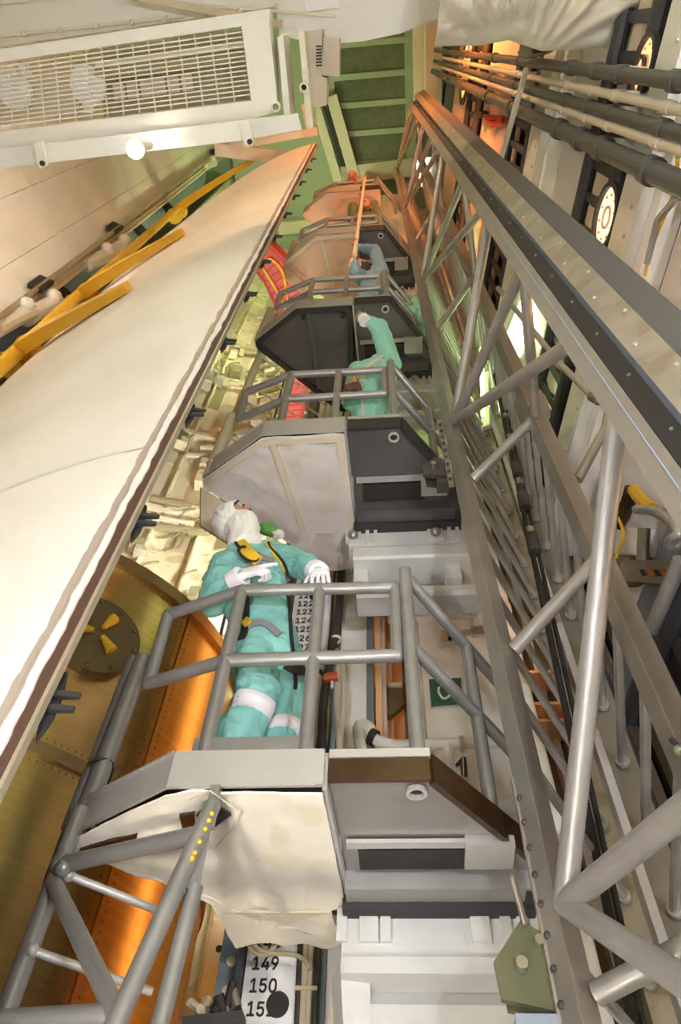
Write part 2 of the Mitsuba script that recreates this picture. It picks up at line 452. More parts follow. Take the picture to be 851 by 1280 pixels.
# ceiling frame with louvres, seen from far below
cf = struct("ceiling_frame", [bar((-1.9, y, CEIL - .02), (2.0, y, CEIL - .02), .24, .3) for y in (.05, 1.30, 2.45, 3.65, 5.0)] +
            [bar((x, -.6, CEIL), (x, 6.2, CEIL), .5, .3) for x in (-1.92, 1.9)] + [box((-4.6, 3, CEIL + .3), (5.0, 12, .1)), box((4.2, 3, CEIL + .3), (4.2, 12, .1))], "green_paint")
for k, (y0, y1) in enumerate(((.17, 1.18), (1.42, 2.33), (2.57, 3.53), (3.77, 4.88))):
    for j in range(9):
        y = y0 + (j + .5) * (y1 - y0) / 9
        part(cf, "louvre", bar((-1.68, y, CEIL + .12), (1.66, y, CEIL + .12), (y1 - y0) / 9 * 1.05, .012, (0, .35, 1)), "louver")
struct("ceiling_girder", [bar(at(398, 120, Z=37) + (-.25, 0, 0), at(430, 228, Z=37) + (-.25, 0, 0), .42, .5), bar(at(409, 120, Z=37) + (.2, 0, 0), at(440, 228, Z=37) + (.2, 0, 0), .5, .5)], "cream")
struct("ceiling_girder", [bar((-1.6, 5.35, CEIL - .7), (3.4, 5.15, CEIL - .7), .8, .5), bar((-5, 7.6, CEIL - .8), (4, 7.4, CEIL - .8), .6, .4)], "cream")
struct("ceiling_beam", [bar(at(524, 20, Z=30), at(526, 145, Z=30), .5, .6), bar(at(541, 20, Z=28), at(541, 140, Z=28), .55, .8), bar(at(528, 75, Z=29.5), at(534, 130, Z=29.5), .25, .1)], "cream")
struct("ceiling_slot", bar(at(404, 120, Z=37.1) + (0, 0, 0), at(435.5, 228, Z=37.1), .30, .1), "black")
tl = thing("lamp_panel", "bright lamp panel near the roof, seen between the top braces of the truss", "lamp")
part(tl, "frame", slab([at(*p, Z=30.05) for p in ((517, 196), (540, 196), (546, 234), (526, 234))], .06, (0, 0, 1)), "white_paint")
part(tl, "diffuser", slab([at(*p, Z=30) for p in ((519, 199), (538, 199), (543, 231), (528, 231))], .01, (0, 0, -1)), "white_paint", False, emitter=emit((.95, 1, .8), 14))

# ------------------------------------------------------------------ left wall of tall white panels
def wl_pt(az, z, off=0.0):
    """On the plane square to azimuth -71, 7.9 away."""
    return pol(az, (7.9 + off) / math.cos(math.radians(az + 71)), z)
wl = struct("wall_left", slab([wl_pt(-62.2, FLOOR, .05), wl_pt(-105, FLOOR, .05), wl_pt(-105, CEIL, .05), wl_pt(-62.2, CEIL, .05)], .12, pol(-71, 1)), "dark_wall")
azs, zs = [-62.2, -66.9, -74.6, -84, -95, -105], [FLOOR, 4.0, 10.2, 16.4, 21.9, 30, CEIL]
for a0, a1 in zip(azs[:-1], azs[1:]):
    for z0, z1 in zip(zs[:-1], zs[1:]):
        a_, b_ = a0 - .03, a1 + .03
        part(wl, "panel", slab([wl_pt(a_, z0 + .012), wl_pt(b_, z0 + .012), wl_pt(b_, z1 - .012), wl_pt(a_, z1 - .012)], .04, pol(-71, 1)), "wall_white")

# longeron and hinge gear between the wall and the curved door
lg = thing("hinge_longeron", "dark grey hinge beam with white lever joints between the left wall and the curved door", "beam")
part(lg, "web", slab([pol(-57.2, 9.0, FLOOR), pol(-61.9, 8.2, FLOOR), pol(-61.9, 8.2, 33), pol(-57.2, 9.0, 33)], .15, pol(-60, 1)), "blue_gray")
part(lg, "track", bar(pol(-61.4, 8.0, FLOOR), pol(-61.4, 8.0, 35), .10, .10), "tan_box")
part(lg, "track", bar(pol(-60.7, 8.0, FLOOR), pol(-60.7, 8.0, 35), .10, .06), "cream")
for px, py in ((22, 396), (57, 384), (126, 322), (148, 310), (262, 205)):
    p = pol(azel(px, py)[0], 7.9); p[2] = 7.9 * math.tan(math.radians(azel(px, py)[1]))
    k = part(lg, "lever", hose([p + (-.1, -.02, -.75), p + (0, 0, 0), p + (.12, 0, .40)], .17, 4), "cream", label="rounded white lever")
    part(k, "pin", ball(p + (.1, -.12, .28), .17, 8), "white_paint")
for px, py in ((51, 355), (143, 285), (268, 190)):
    a, e = azel(px, py); p = pol(a, 7.8, 7.8 * math.tan(math.radians(e)))
    part(lg, "hinge_plate", box(p, (.30, .10, .62), math.radians(28)), "black", label="black hinge plate")
for px, py in ((177, 290), (80, 372), (212, 262)):
    a, e = azel(px, py); p = pol(a, 8.35, 8.35 * math.tan(math.radians(e)))
    part(lg, "access_hole", disc(p, pol(a, 1), .32, .1), "black")
lw = solo("hinge_seal", prism([tuple(pol(-61.9, 7.75)[:2]), tuple(pol(-62.6, 7.7)[:2]), tuple(pol(-62.6, 7.9)[:2]), tuple(pol(-61.9, 7.95)[:2])], FLOOR, CEIL - .2), "lip_tan", "tan seal strip along the edge of the left white wall", "strip")

# ------------------------------------------------------------------ the big curved door
from scipy.interpolate import CubicSpline
_D = np.array([(-.56, .825), (-.80, .87), (-.95, .915), (-1.1, .975), (-1.23, 1.03), (-1.6, 1.215), (-1.87, 1.365), (-2.36, 1.635), (-2.9, 1.975), (-3.3, 2.32), (-3.6, 2.8)]) * 2.2
_a0 = math.radians(-33.7); _D[0] = (math.sin(_a0) * 2.2, math.cos(_a0) * 2.2)
_s = np.r_[0, np.cumsum(np.hypot(*np.diff(_D, axis=0).T))]
from scipy.interpolate import UnivariateSpline
_fx, _fy = UnivariateSpline(_s, _D[:, 0], s=.02, k=4), UnivariateSpline(_s, _D[:, 1], s=.02, k=4)
DL, DT = _s[-1], 17.35
def door(s, off=0.0):
    s = np.asarray(s, float); x, y = _fx(s), _fy(s); dx, dy = _fx.derivative()(s), _fy.derivative()(s)
    n = np.stack([-dy, dx], -1) / np.hypot(dx, dy)[..., None]     # towards the viewer's side when negative y
    n = np.where((n[..., 1:] > 0), -n, n)
    return np.stack([x, y], -1) + off * n
def door_strip(s0, s1, z0, z1, th, off=0.0, n=26, nz=1, jag0=0.0, jag1=0.0, seed=0):
    u = np.linspace(0, 1, n); zz = np.linspace(z0, z1, nz + 1); V, Fc = [], []
    for k, z in enumerate(zz):
        a = s0 + jag0 * (meshkit.fbm(np.array([[z * 9.0, 0, seed]]), 4, seed)[0] - .5); b = s1 + jag1 * (meshkit.fbm(np.array([[z * 9.0, 5, seed]]), 4, seed)[0] - .5)
        f_ = door(a + (b - a) * u, off + th); k_ = door(a + (b - a) * u, off)
        V += [np.c_[f_, np.full(n, z)], np.c_[k_, np.full(n, z)]]
    V = np.vstack(V); st = 2 * n
    for k in range(nz):
        o, p = k * st, (k + 1) * st
        for i in range(n - 1):
            Fc += [[o + i, p + i, p + i + 1], [o + i, p + i + 1, o + i + 1], [o + n + i, p + n + i + 1, p + n + i], [o + n + i, o + n + i + 1, p + n + i + 1]]
        for i, w in ((0, 1), (n - 1, 0)):
            q = [[o + i, o + n + i, p + n + i], [o + i, p + n + i, p + i]]
            Fc += q if w else [x[::-1] for x in q]
    for o, w in ((0, 0), (nz * st, 1)):
        for i in range(n - 1):
            q = [[o + i, o + i + 1, o + n + i + 1], [o + i, o + n + i + 1, o + n + i]]
            Fc += q if w else [x[::-1] for x in q]
    m = trimesh.Trimesh(V, Fc, process=False)
    if m.volume < 0: m.invert()
    return m

pd = thing("bay_door", "huge curved white door with a frayed brown edge and black latch hooks", "door")
part(pd, "core", door_strip(.20, DL, FLOOR, DT - .01, .07, -.10), "seam_brown")
for z0, z1 in zip([FLOOR, 3.36, 9.15, DT], [3.36, 9.15, DT]):
    part(pd, "skin_panel", door_strip(.115, DL, z0 + .026, z1 - .026, .04, 0, 40), "door_white", True)
part(pd, "edge_rail", door_strip(0, .018, FLOOR, DT, .030, -.015, 2), "lip_tan")
part(pd, "edge_rail", door_strip(0, .20, DT, DT + .05, .1, -.08, 4), "lip_tan")
part(pd, "edge_seal", door_strip(.017, .070, FLOOR, DT - .02, .048, -.03, 3, 500, 0, .035, 1), "seal_brown", label="dark brown rubber edge seal")
part(pd, "edge_blanket", door_strip(.060, .112, FLOOR, DT - .02, .040, -.012, 3, 500, .03, .02, 2), "blanket_white", label="frayed white edge blanket")
part(pd, "frayed_hem", door_strip(.098, .126, FLOOR, DT - .02, .030, .018, 3, 700, .02, .03, 3), "frayed", label="frayed grey brown hem")
# latch hooks along the free edge
def latch(px, py, k=1.1):
    a, e = azel(px, py); q = pol(-33.7, 2.22); p = np.array([q[0] - .012, q[1] + .0, 2.2 * math.tan(math.radians(e))])
    h = []
    for dz in (0, -.075):
        h.append(prism([(-.09, 0), (.05, -.012), (.13 * k, -.006), (.13 * k, .012), (.05, .02), (-.09, .035)], -.014 + dz, .014 + dz))
    h.append(slab([(-.05, .03, .14), (.02, .03, .16), (.045, .03, .03), (.05, .03, -.10), (.025, .03, -.22), (.0, .03, -.12), (-.09, .03, -.08), (-.09, .03, .12)], .03))
    h.append(slab([(-.05, .0, .10), (.0, -.01, .12), (.03, .0, .02), (.02, .0, -.14), (-.09, .0, -.08), (-.09, .0, .08)], .025))
    m = trimesh.util.concatenate(h); m.apply_scale(.8); m.apply_transform(trimesh.transformations.rotation_matrix(.12, [0, 0, 1])); m.apply_translation(p)
    part(pd, "latch_hook", m, "hook_black", label="black latch hook with two fingers")
for px, py in ((80, 868), (186, 645), (246, 512), (287, 425), (318, 368), (337, 328), (352, 297), (364, 268), (373, 245), (381, 228), (387, 212), (392, 198)):
    latch(px, py)

# yellow strongback holding the door
sb = thing("door_strongback", "bright yellow strongback pole with curved arms gripping the white curved door", "strongback")
pa = -57.6
part(sb, "pole", path([pol(pa, 7.35, -1.0), pol(pa, 7.35, 12.6)], .13, 18), "yellow")
part(sb, "pole", path([pol(pa - .3, 7.5, 12.6), pol(pa - .3, 7.5, 24)], .11, 18), "yellow")
_ss = np.linspace(.2, DL - .05, 400); _az = np.degrees(np.arctan2(door(_ss)[:, 0], door(_ss)[:, 1]))
def arm(tip, base):
    a, _ = azel(*tip); s_t = _ss[np.argmin(np.abs(_az - a) + 10 * (_ss > 5.6))]
    z_t = np.hypot(*door(s_t)) * math.tan(math.radians(azel(*tip)[1]))
    z_b = 7.35 * math.tan(math.radians(azel(*base)[1]))
    u = np.linspace(0, 1, 16); V, Fc = [], []
    for k, t in enumerate(u):
        s = s_t + (5.95 - s_t) * t; w = .10 + .22 * t ** .8; z = z_t + (z_b - z_t) * (t ** 1.15)
        i_, o_ = door(s, .05 + .10 * t), door(s, .16 + .26 * t)
        V += [(*i_, z - w), (*o_, z - w), (*o_, z + w), (*i_, z + w)]
    for k in range(15):
        for j in range(4):
            A, B, C, D_ = 4 * k + j, 4 * k + (j + 1) % 4, 4 * k + 4 + (j + 1) % 4, 4 * k + 4 + j
            Fc += [[A, B, C], [A, C, D_]]
    Fc += [[0, 2, 1], [0, 3, 2], [60, 61, 62], [60, 62, 63]]
    m = trimesh.Trimesh(V, Fc, process=False)
    if m.volume < 0: m.invert()
    k = part(sb, "arm", m, "yellow")
    e = np.r_[door(5.95, .2), z_b]
    part(k, "clamp", [tube(e - (0, 0, .4), e + (0, 0, .4), .20, 18), tube(e - (0, 0, .46), e - (0, 0, .38), .25, 18), tube(e + (0, 0, .38), e + (0, 0, .46), .25, 18)], "yellow")
arm((166, 367), (52, 428)); arm((233, 297), (128, 362)); arm((322, 203), (232, 248))

# ------------------------------------------------------------------ gold payload cylinder
GC, GR, GT = (-3.87, 5.53), 2.2, 4.92
pm = thing("payload_cylinder", "large gold metal cylinder with riveted seams standing below the open bay", "cylinder")
part(pm, "core", [prism(arc(GC, GR - .03, 0, 359, 80), FLOOR, GT - .15)], "gold_edge")
cuts = [-60, -20, 18, 60.6, 100, 140, 180, 220, 260, 300]
zc = [FLOOR, -.2, 1.2, 2.86, 4.86]
for a0, a1 in zip(cuts[:-1], cuts[1:]):
    if a0 > 110: continue
    for z0, z1 in zip(zc[:-1], zc[1:]):
        out, inn = arc(GC, GR, a0 + .25, a1 - .25, 18), arc(GC, GR - .04, a0 + .25, a1 - .25, 18)
        k = part(pm, "panel", prism(np.vstack([out, inn[::-1]]), z0 + .012, z1 - .012), "gold", 25)
        rv = []
        for zz in (z0 + .09, z1 - .09):
            for aa in np.arange(a0 + 1.5, a1 - 1, 1.4):
                p = arc(GC, GR, aa, aa, 1)[0]; rv.append(disc((*p, zz), (p[0] - GC[0], p[1] - GC[1], 0), .007, .008, 5))
        for aa in (a0 + 1.6, a1 - 1.6):
            for zz in np.arange(z0 + .12, z1 - .1, .06):
                p = arc(GC, GR, aa, aa, 1)[0]; rv.append(disc((*p, zz), (p[0] - GC[0], p[1] - GC[1], 0), .007, .008, 5))
        if a0 in (18, 60.6): part(k, "rivet", rv, "bronze", False, kind="stuff")
part(pm, "rim", prism(np.vstack([arc(GC, GR + .05, 0, 359, 90)]), GT - .13, GT), "gold_edge", 25)
part(pm, "band", trimesh.creation.annulus(GR - .02, GR + .025, .10, sections=90).apply_translation((*GC, 2.86)), "gold_edge", 25)
hp = arc(GC, GR + .02, 40.5, 40.5, 1)[0]; hn = np.array([hp[0] - GC[0], hp[1] - GC[1], 0]); hn /= np.linalg.norm(hn)
hq = np.array([*hp, 3.93]); ht = np.array([-hn[1], hn[0], 0])
hk = part(pm, "hatch", disc(hq, hn, .37, .12, 40), "bronze", label="round bronze hatch with three yellow grips")
for an in (70, 200, 320):
    d = ht * math.cos(math.radians(an)) + np.array([0, 0, 1]) * math.sin(math.radians(an))
    part(hk, "grip", tube(hq + hn * .09 + d * .05, hq + hn * .09 + d * .20, .022, 12, .05), "strap_yellow", label="yellow grip")
part(hk, "bolt", [ball(hq + hn * .065 + .33 * (ht * math.cos(t) + np.array([0, 0, math.sin(t)])), .02, 6) for t in np.arange(0, 6.2, .6)], "bronze", kind="stuff")

# ------------------------------------------------------------------ interior of the open bay
BR = 3.45
wb = struct("wall_bay", curve_sheet(arc(GC, BR + .1, 85, 275, 60), FLOOR, CEIL, .1), "bay_cream", label="curved inner wall of the open bay")
r2 = random.Random(11)
mats = ["bay_cream", "bay_cream", "bay_cream", "cream", "bay_silver", "bay_silver", "tan_box", "bay_cream", "olive_box", "quilt_warm"]
def bay_slab(a0, a1, z0, z1, r_in, r_out, n=4):
    return prism(np.vstack([arc(GC, r_out, a0, a1, n), arc(GC, r_in, a0, a1, n)[::-1]]), z0, z1)
nbox = 0
for a in np.arange(126, 216, 9.0):
    z = 4.2 + r2.random() * .8
    while z < 31:
        h = r2.choice([1.1, 1.5, 2.1, 2.9]); d = r2.choice([.01, .02, .02, .03, .05])
        if nbox < 295:
            part(wb, "bay_panel", bay_slab(a + .3, a + 8.8 - r2.choice([0, 0, 0, 2.5]), z + .03, z + h - .03, BR - d, BR + .05), r2.choice(mats)); nbox += 1
        z += h
for a in (132, 150, 168, 186, 204):
    part(wb, "frame_rib", bay_slab(a - .5, a + .5, 3.0, CEIL, BR - .22, BR + .05), "bay_cream", label="tall inner frame rib")
for z in (6.2, 9.6, 13.0, 16.4, 20.2):
    part(wb, "ring_frame", prism(np.vstack([arc(GC, BR - .25, 120, 225, 24), arc(GC, BR + .02, 120, 225, 24)[::-1]]), z, z + .14), "bay_cream", label="horizontal ring frame")
for k in range(170):
    a = r2.uniform(130, 212); z = r2.uniform(5, 24); c = arc(GC, BR - .26, a, a, 1)[0]
    nx = np.array([GC[0] - c[0], GC[1] - c[1], 0]) / BR; tt = np.array([-nx[1], nx[0], 0])
    kind = (0, 0, 1, 0, 2)[k % 5]
    p = np.array([*c, z]); sz = r2.uniform(.3, .85)
    if kind == 0: part(wb, "equipment_box", box(p, (.42 * sz, .3, .36 * sz * r2.uniform(.6, 2)), math.radians(a)), r2.choice(["olive_box", "steel", "tan_box", "white_paint", "bay_silver", "cream", "bay_cream", "olive_box"]))
    elif kind == 1: part(wb, "cable", hose([p, p + tt * .3 + (0, 0, .3), p + tt * .2 + (0, 0, .9), p + tt * .5 + (0, 0, 1.3)], .028, 5, 7), "olive_box")
    else: part(wb, "duct", tube(p - tt * .5, p + tt * .5 + (0, 0, .1), .09, 10), r2.choice(["olive_box", "cream", "bay_silver"]))
# red curved cradle
def pz(px, py, z): return at(px, py, Z=z)
rd = thing("red_cradle", "curved red slatted cradle with yellow straps at the top of the open bay", "cradle")
o_ = smooth_pts([pz(*p, 15.0) for p in ((333, 300), (356, 322), (377, 352), (389, 392), (392, 440), (384, 500), (372, 540))], 5)
i_ = smooth_pts([pz(*p, 15.0) for p in ((308, 326), (328, 346), (344, 378), (354, 410), (360, 450), (356, 500), (346, 540))], 5)
for k in range(len(o_) - 1):
    q = [i_[k], o_[k] + .14 * (i_[k] - o_[k]), o_[k + 1] + .14 * (i_[k + 1] - o_[k + 1]), i_[k + 1]]
    part(rd, "slat", slab([q[0] * .96 + q[3] * .04, q[1] * .96 + q[2] * .04, q[2] * .96 + q[1] * .04, q[3] * .96 + q[0] * .04], .05, (0, 0, 1)), "red_slat")
band = lambda A, B: trimesh.util.concatenate([slab([A[k], B[k], B[k + 1], A[k + 1]], .3, (0, 0, 1)) for k in range(len(A) - 1)])
part(rd, "outer_flange", band(o_ + (0, 0, -.06), o_ + .14 * (i_ - o_) + (0, 0, -.06)), "red", label="dark red outer flange")
part(rd, "inner_flange", band(i_ + (0, 0, -.06), i_ - .07 * (o_ - i_) + (0, 0, -.06)), "red", label="dark red inner flange")
part(rd, "backing", band(i_ + (0, 0, .06), o_ + (0, 0, .06)), "red")
for f_ in (.25, .55):
    b = i_ + f_ * (o_ - i_) + (0, 0, -.07)
    part(rd, "strap", hose(b[2:12:3] + nrng.normal(0, .05, (4, 3)), .03, 4, 6), "strap_yellow", label="yellow strap")

# ------------------------------------------------------------------ overhead slab and mesh catwalk, upper left
oh = [(-500, -300), (-500, 133), (0, 58), (200, 29), (345, 8), (349, 44), (400, 56), (452, 52), (500, 42), (545, 24), (600, -8), (640, -60), (700, -300)]
os_ = struct("overhead_slab", prism([tuple(at(*p, Z=9.3)[:2]) for p in oh], 9.3, 9.6), "white_paint", label="pale overhead slab at the top of the view")
for seam in (((-300, 78), (230, 20)), ((-300, 35), (280, -25)), ((250, 6), (420, 20))):
    part(os_, "seam_strip", bar(at(*seam[0], Z=9.28), at(*seam[1], Z=9.28), .03, .02), "cream")
for k in range(10):
    part(os_, "bolt", ball(at(-60 + 45 * k, 52 - 4.9 * k, Z=9.27), .03, 6), "cream")
part(os_, "rub_strip", bar(at(150, -8, Z=9.1), at(352, 30, Z=9.1), .07, .07), "tan_box", label="tan rod across the slab")
part(os_, "label_plate", slab([at(*p, Z=9.28) for p in ((380, 0), (424, -4), (424, 10), (382, 15))], .02, (0, 0, -1)), "number_panel")

CZ = 8.0
cw = thing("mesh_catwalk", "white framed overhead catwalk with a wire mesh floor at upper left", "catwalk")
P = lambda x, y, z=CZ: at(x, y, Z=z)
part(cw, "edge_beam", prism([tuple(P(*p)[:2]) for p in ((-300, 106), (337, 11), (337, 26), (300, 33), (-300, 122))], CZ, CZ + .25), "white_paint")
part(cw, "edge_beam", prism([tuple(P(*p)[:2]) for p in ((-300, 202), (312, 126), (345, 140), (310, 150), (-300, 221))], CZ, CZ + .25), "white_paint")
part(cw, "end_plate", prism([tuple(P(*p)[:2]) for p in ((302, 32), (336, 20), (348, 138), (316, 140))], CZ - .02, CZ + .22), "white_paint")
part(cw, "lower_flange", prism([tuple(P(*p, 7.8)[:2]) for p in ((-300, 222), (372, 142), (377, 162), (300, 176), (-300, 245))], 7.8, 7.86), "white_paint")
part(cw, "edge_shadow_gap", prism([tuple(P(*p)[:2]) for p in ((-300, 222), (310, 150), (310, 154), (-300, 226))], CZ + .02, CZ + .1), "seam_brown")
for k, (x, y) in enumerate(((336, 24), (362, 18))):
    part(cw, "side_plate", prism([tuple(P(a, b, 8.1)[:2]) for a, b in ((x + 12, y + 22), (x + 19, y + 20), (x + 30, y + 140), (x + 22, y + 142))], 8.0, 8.6), "white_paint" if k == 0 else "cream")
part(cw, "track", prism([tuple(P(a, b, 8.2)[:2]) for a, b in ((332, 48), (341, 46), (346, 132), (338, 134))], 8.2, 8.5), "alu", label="bare metal track")
part(cw, "end_box", prism([tuple(P(a, b, 8.4)[:2]) for a, b in ((378, 40), (402, 36), (402, 96), (408, 98), (408, 132), (384, 136))], 8.4, 8.9), "quilt_warm")
part(cw, "end_box", prism([tuple(P(a, b, 8.5)[:2]) for a, b in ((404, 45), (424, 48), (424, 96), (402, 94))], 8.5, 8.9), "quilt_warm")
part(cw, "grille", [bar(P(395, 58 + 4 * j, 8.38), P(402, 57.5 + 4 * j, 8.38), .012, .012) for j in range(7)], "black", kind="stuff")
for (x, y, rr) in ((345, 133, .048), (380, 109, .045)):
    part(cw, "pipe_end", ring(P(x, y, 7.95), (0, 0, 1), rr * .6, rr, .10), "cream"); part(cw, "pipe_bore", disc(P(x, y, 7.99), (0, 0, 1), rr * .62, .02), "black")
for (x, y) in ((50, 195), (309, 168)):
    q = part(cw, "bracket", prism([tuple(P(x + a, y + b, 7.7)[:2]) for a, b in ((-8, -17), (2, -19), (8, 12), (0, 16), (-4, 10))], 7.7, 7.76), "white_paint"); part(q, "bolt", disc(P(x + 3, y + 9, 7.69), (0, 0, 1), .025, .03), "black")
A, B, C, D_ = (-300, 121), (301, 34), (313, 124), (-300, 203)
lerp2 = lambda p, q, t: (p[0] + (q[0] - p[0]) * t, p[1] + (q[1] - p[1]) * t)
for j in range(1, 15):
    part(cw, "mesh_bar", bar(P(*lerp2(A, D_, j / 15), CZ + .08), P(*lerp2(B, C, j / 15), CZ + .08), .013, .012), "white_paint")
for j in range(1, 31):
    part(cw, "cross_bar", bar(P(*lerp2(A, B, j / 31), CZ + .1), P(*lerp2(D_, C, j / 31), CZ + .1), .013, .012), "cream")
gt = thing("catwalk_gear", "tan gear box with two round grey discs seen through the catwalk mesh", "equipment")
part(gt, "casing", prism([tuple(P(a, b, 8.75)[:2]) for a, b in ((-150, 120), (95, 78), (100, 140), (-150, 180))], 8.75, 9.2), "tan_box")
for x, y in ((18, 112), (110, 106)):
    part(gt, "disc", disc(P(x, y, 8.7), (0, 0, 1), .19, .06), "number_panel", label="round grey disc")
for (a, b, m_) in ((12, 88, "white_paint"), (90, 132, "white_paint")):
    part(gt, "tab", box(P(a + 20, b, 8.6), (.12, .14, .02)), m_)
bx = thing("catwalk_window", "pinkish lit row of window panes seen through the catwalk mesh", "window")
for k in range(6):
    part(bx, "pane", prism([tuple(P(140 + 17 * k + a, 104 - 2.2 * k + b, 8.9)[:2]) for a, b in ((0, 0), (14, -2), (17, 20), (3, 22))], 8.9, 8.93), "quilt_warm")
part(bx, "frame", prism([tuple(P(a, b, 8.95)[:2]) for a, b in ((126, 60), (310, 36), (316, 128), (130, 152))], 8.95, 9.2), "olive_box")
part(bx, "pipe", tube(P(120, 92, 8.7), P(330, 66, 8.7), .05), "olive_box"); part(bx, "pipe", tube(P(120, 82, 8.7), P(330, 52, 8.7), .035), "cream")
# bare bulb under the catwalk
bl = thing("bulb_lamp", "round glowing bulb hanging under the edge of the mesh catwalk", "lamp")
b0 = at(169, 187, Z=7.3)
part(bl, "bulb", ball(b0, .085, 14), "white_paint", True, emitter=emit((1, .93, .75), 90))
part(bl, "socket", tube(b0 + (0, 0, .07), b0 + (0, .02, .52), .035, 12), "cream")
# frame near the door top
dh = thing("door_header", "cream steel header frame just above the tip of the curved door", "frame")
for a_, b_, w_, h_, z_ in (((290, 182), (397, 163), .16, .3, 18.5), ((381, 130), (388, 170), .14, .3, 18.5), ((270, 186), (372, 198), .3, .4, 20)):
    part(dh, "beam", bar(at(*a_, Z=z_), at(*b_, Z=z_), w_, h_), "cream")

# ------------------------------------------------------------------ right wall: horizontal ribs, cushions and upright pipes
WN, WT = np.array([.9925, .122, 0]), np.array([-.122, .9925, 0])
def wp(t, z, off=0.0): return WN * (2.4 - off) + WT * t + np.array([0, 0, z])
def wbox(t0, t1, z0, z1, o0, o1): return bar((wp(t0, (z0 + z1) / 2, (o0 + o1) / 2)), wp(t1, (z0 + z1) / 2, (o0 + o1) / 2), abs(o1 - o0), z1 - z0, (0, 0, 1), .0)
struct("wall_right", slab([wp(-2.2, FLOOR, -.35), wp(4.6, FLOOR, -.35), wp(4.6, CEIL, -.35), wp(-2.2, CEIL, -.35)], .1, WN), "dark_wall")
def cushion(z0, z1, t0, t1, mat, label, grp):
    n, m = 22, 12; V = []
    u, v = np.linspace(-1, 1, n), np.linspace(-1, 1, m)
    for side in (1, -1):
        for b in v:
            for a in u:
                k = (1 - abs(a) ** 5) ** .5 * (1 - abs(b) ** 4) ** .5 if max(abs(a), abs(b)) < 1 else 0
                q = np.array([[a * 4 * (t1 - t0), b * 2, z0]])
                th = .16 * k + .05 * (meshkit.fbm(q, 3, 4)[0] - .5) * k
                V.append(wp(t0 + (a + 1) / 2 * (t1 - t0), z0 + (b + 1) / 2 * (z1 - z0), -.12 + (th if side > 0 else -.03)))
    Fc = []
    for s in (0, 1):
        o = s * n * m
        for j in range(m - 1):
            for i in range(n - 1):
                q = [[o + j * n + i, o + j * n + i + 1, o + (j + 1) * n + i + 1], [o + j * n + i, o + (j + 1) * n + i + 1, o + (j + 1) * n + i]]
                Fc += q if s else [x[::-1] for x in q]
    edge = [(j * n) for j in range(m)] + [(m - 1) * n + i for i in range(1, n)] + [j * n + n - 1 for j in range(m - 2, -1, -1)] + [i for i in range(n - 2, 0, -1)]
    for a, b in zip(edge, edge[1:] + edge[:1]): Fc += [[a, b, b + n * m], [a, b + n * m, a + n * m]]
    me = trimesh.Trimesh(np.array(V), Fc, process=False); trimesh.repair.fix_normals(me)
    return solo("seal_cushion", me, mat, label, "cushion", grp, True)
CG = "padded cushions on the right wall"
for z0, z1, m_, lab in ((4.1, 5.62, "quilt", "white padded cushion low on the right wall, below the white channel"), (7.98, 9.40, "quilt", "white padded cushion between the dark ladder frame and the grey channel"),
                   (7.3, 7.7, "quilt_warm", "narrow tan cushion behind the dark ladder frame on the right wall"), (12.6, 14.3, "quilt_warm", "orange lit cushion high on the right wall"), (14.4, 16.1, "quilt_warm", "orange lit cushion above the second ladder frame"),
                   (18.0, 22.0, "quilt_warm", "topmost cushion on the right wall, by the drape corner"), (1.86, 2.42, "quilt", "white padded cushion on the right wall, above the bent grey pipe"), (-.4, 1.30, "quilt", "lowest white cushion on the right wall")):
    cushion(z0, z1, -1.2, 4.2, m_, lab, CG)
for z0, z1, lab in ((5.82, 6.24, "white box channel crossing the right wall behind the pipes"), (9.6, 10.2, "pale grey box channel crossing the upper right wall"), (1.48, 1.78, "white box channel low on the right wall")):
    t = thing("wall_channel", lab, "channel")
    part(t, "web", wbox(-1.5, 4.3, z0, z1, 0, .22), "white_paint")
    part(t, "lower_lip", wbox(-1.5, 4.3, z0 - .16, z0 - .02, -.1, .12), "pale_panel")
    part(t, "bolt", [ball(wp(x, z0 + .1, .22), .02, 5) for x in np.arange(-1, 4.2, .22)], "alu", kind="stuff")
for z0, z1, lab in ((6.9, 7.82, "dark ladder frame with oval holes on the right wall"), (10.85, 12.4, "dark ladder frame in orange light, second from the lowest"), (16.3, 17.8, "dark ladder frame nearest to the roof"), (2.55, 3.5, "dark ladder frame low on the right wall")):
    t = thing("ladder_frame", lab, "frame")
    for z in (z0, z1): part(t, "rail", tube(wp(-1.5, z, .06), wp(4.2, z, .06), .075, 10), "ladder_dark")
    for k, x in enumerate(np.arange(-.9, 4.0, .30)):
        part(t, "rung", slab([wp(x + a_, z_, .05) for a_, z_ in ((-.03, z0), (.03, z0), (.05, (z0 * 3 + z1) / 4), (.05, (z0 + 3 * z1) / 4), (.03, z1), (-.03, z1), (-.05, (z0 + 3 * z1) / 4), (-.05, (z0 * 3 + z1) / 4))], .05, WN), "ladder_dark")
solo("teal_band", wbox(-1.5, 4.2, 3.62, 3.95, -.1, .10), "blue_gray", "dark teal band crossing the right wall below the white cushion", "band")
PG = [(79.8, .055, "pipe_gray", "grey pipe nearest the drape on the right wall"), (75.7, .037, "pipe_tan", "upper of the two tan pipes on the right wall"), (72.3, .050, "pipe_gray", "middle grey pipe between the two tan pipes"),
      (69.9, .037, "pipe_tan", "lower of the two tan pipes on the right wall"), (65.4, .078, "pipe_gray", "thickest dark grey pipe on the right wall, next to the wide beam")]
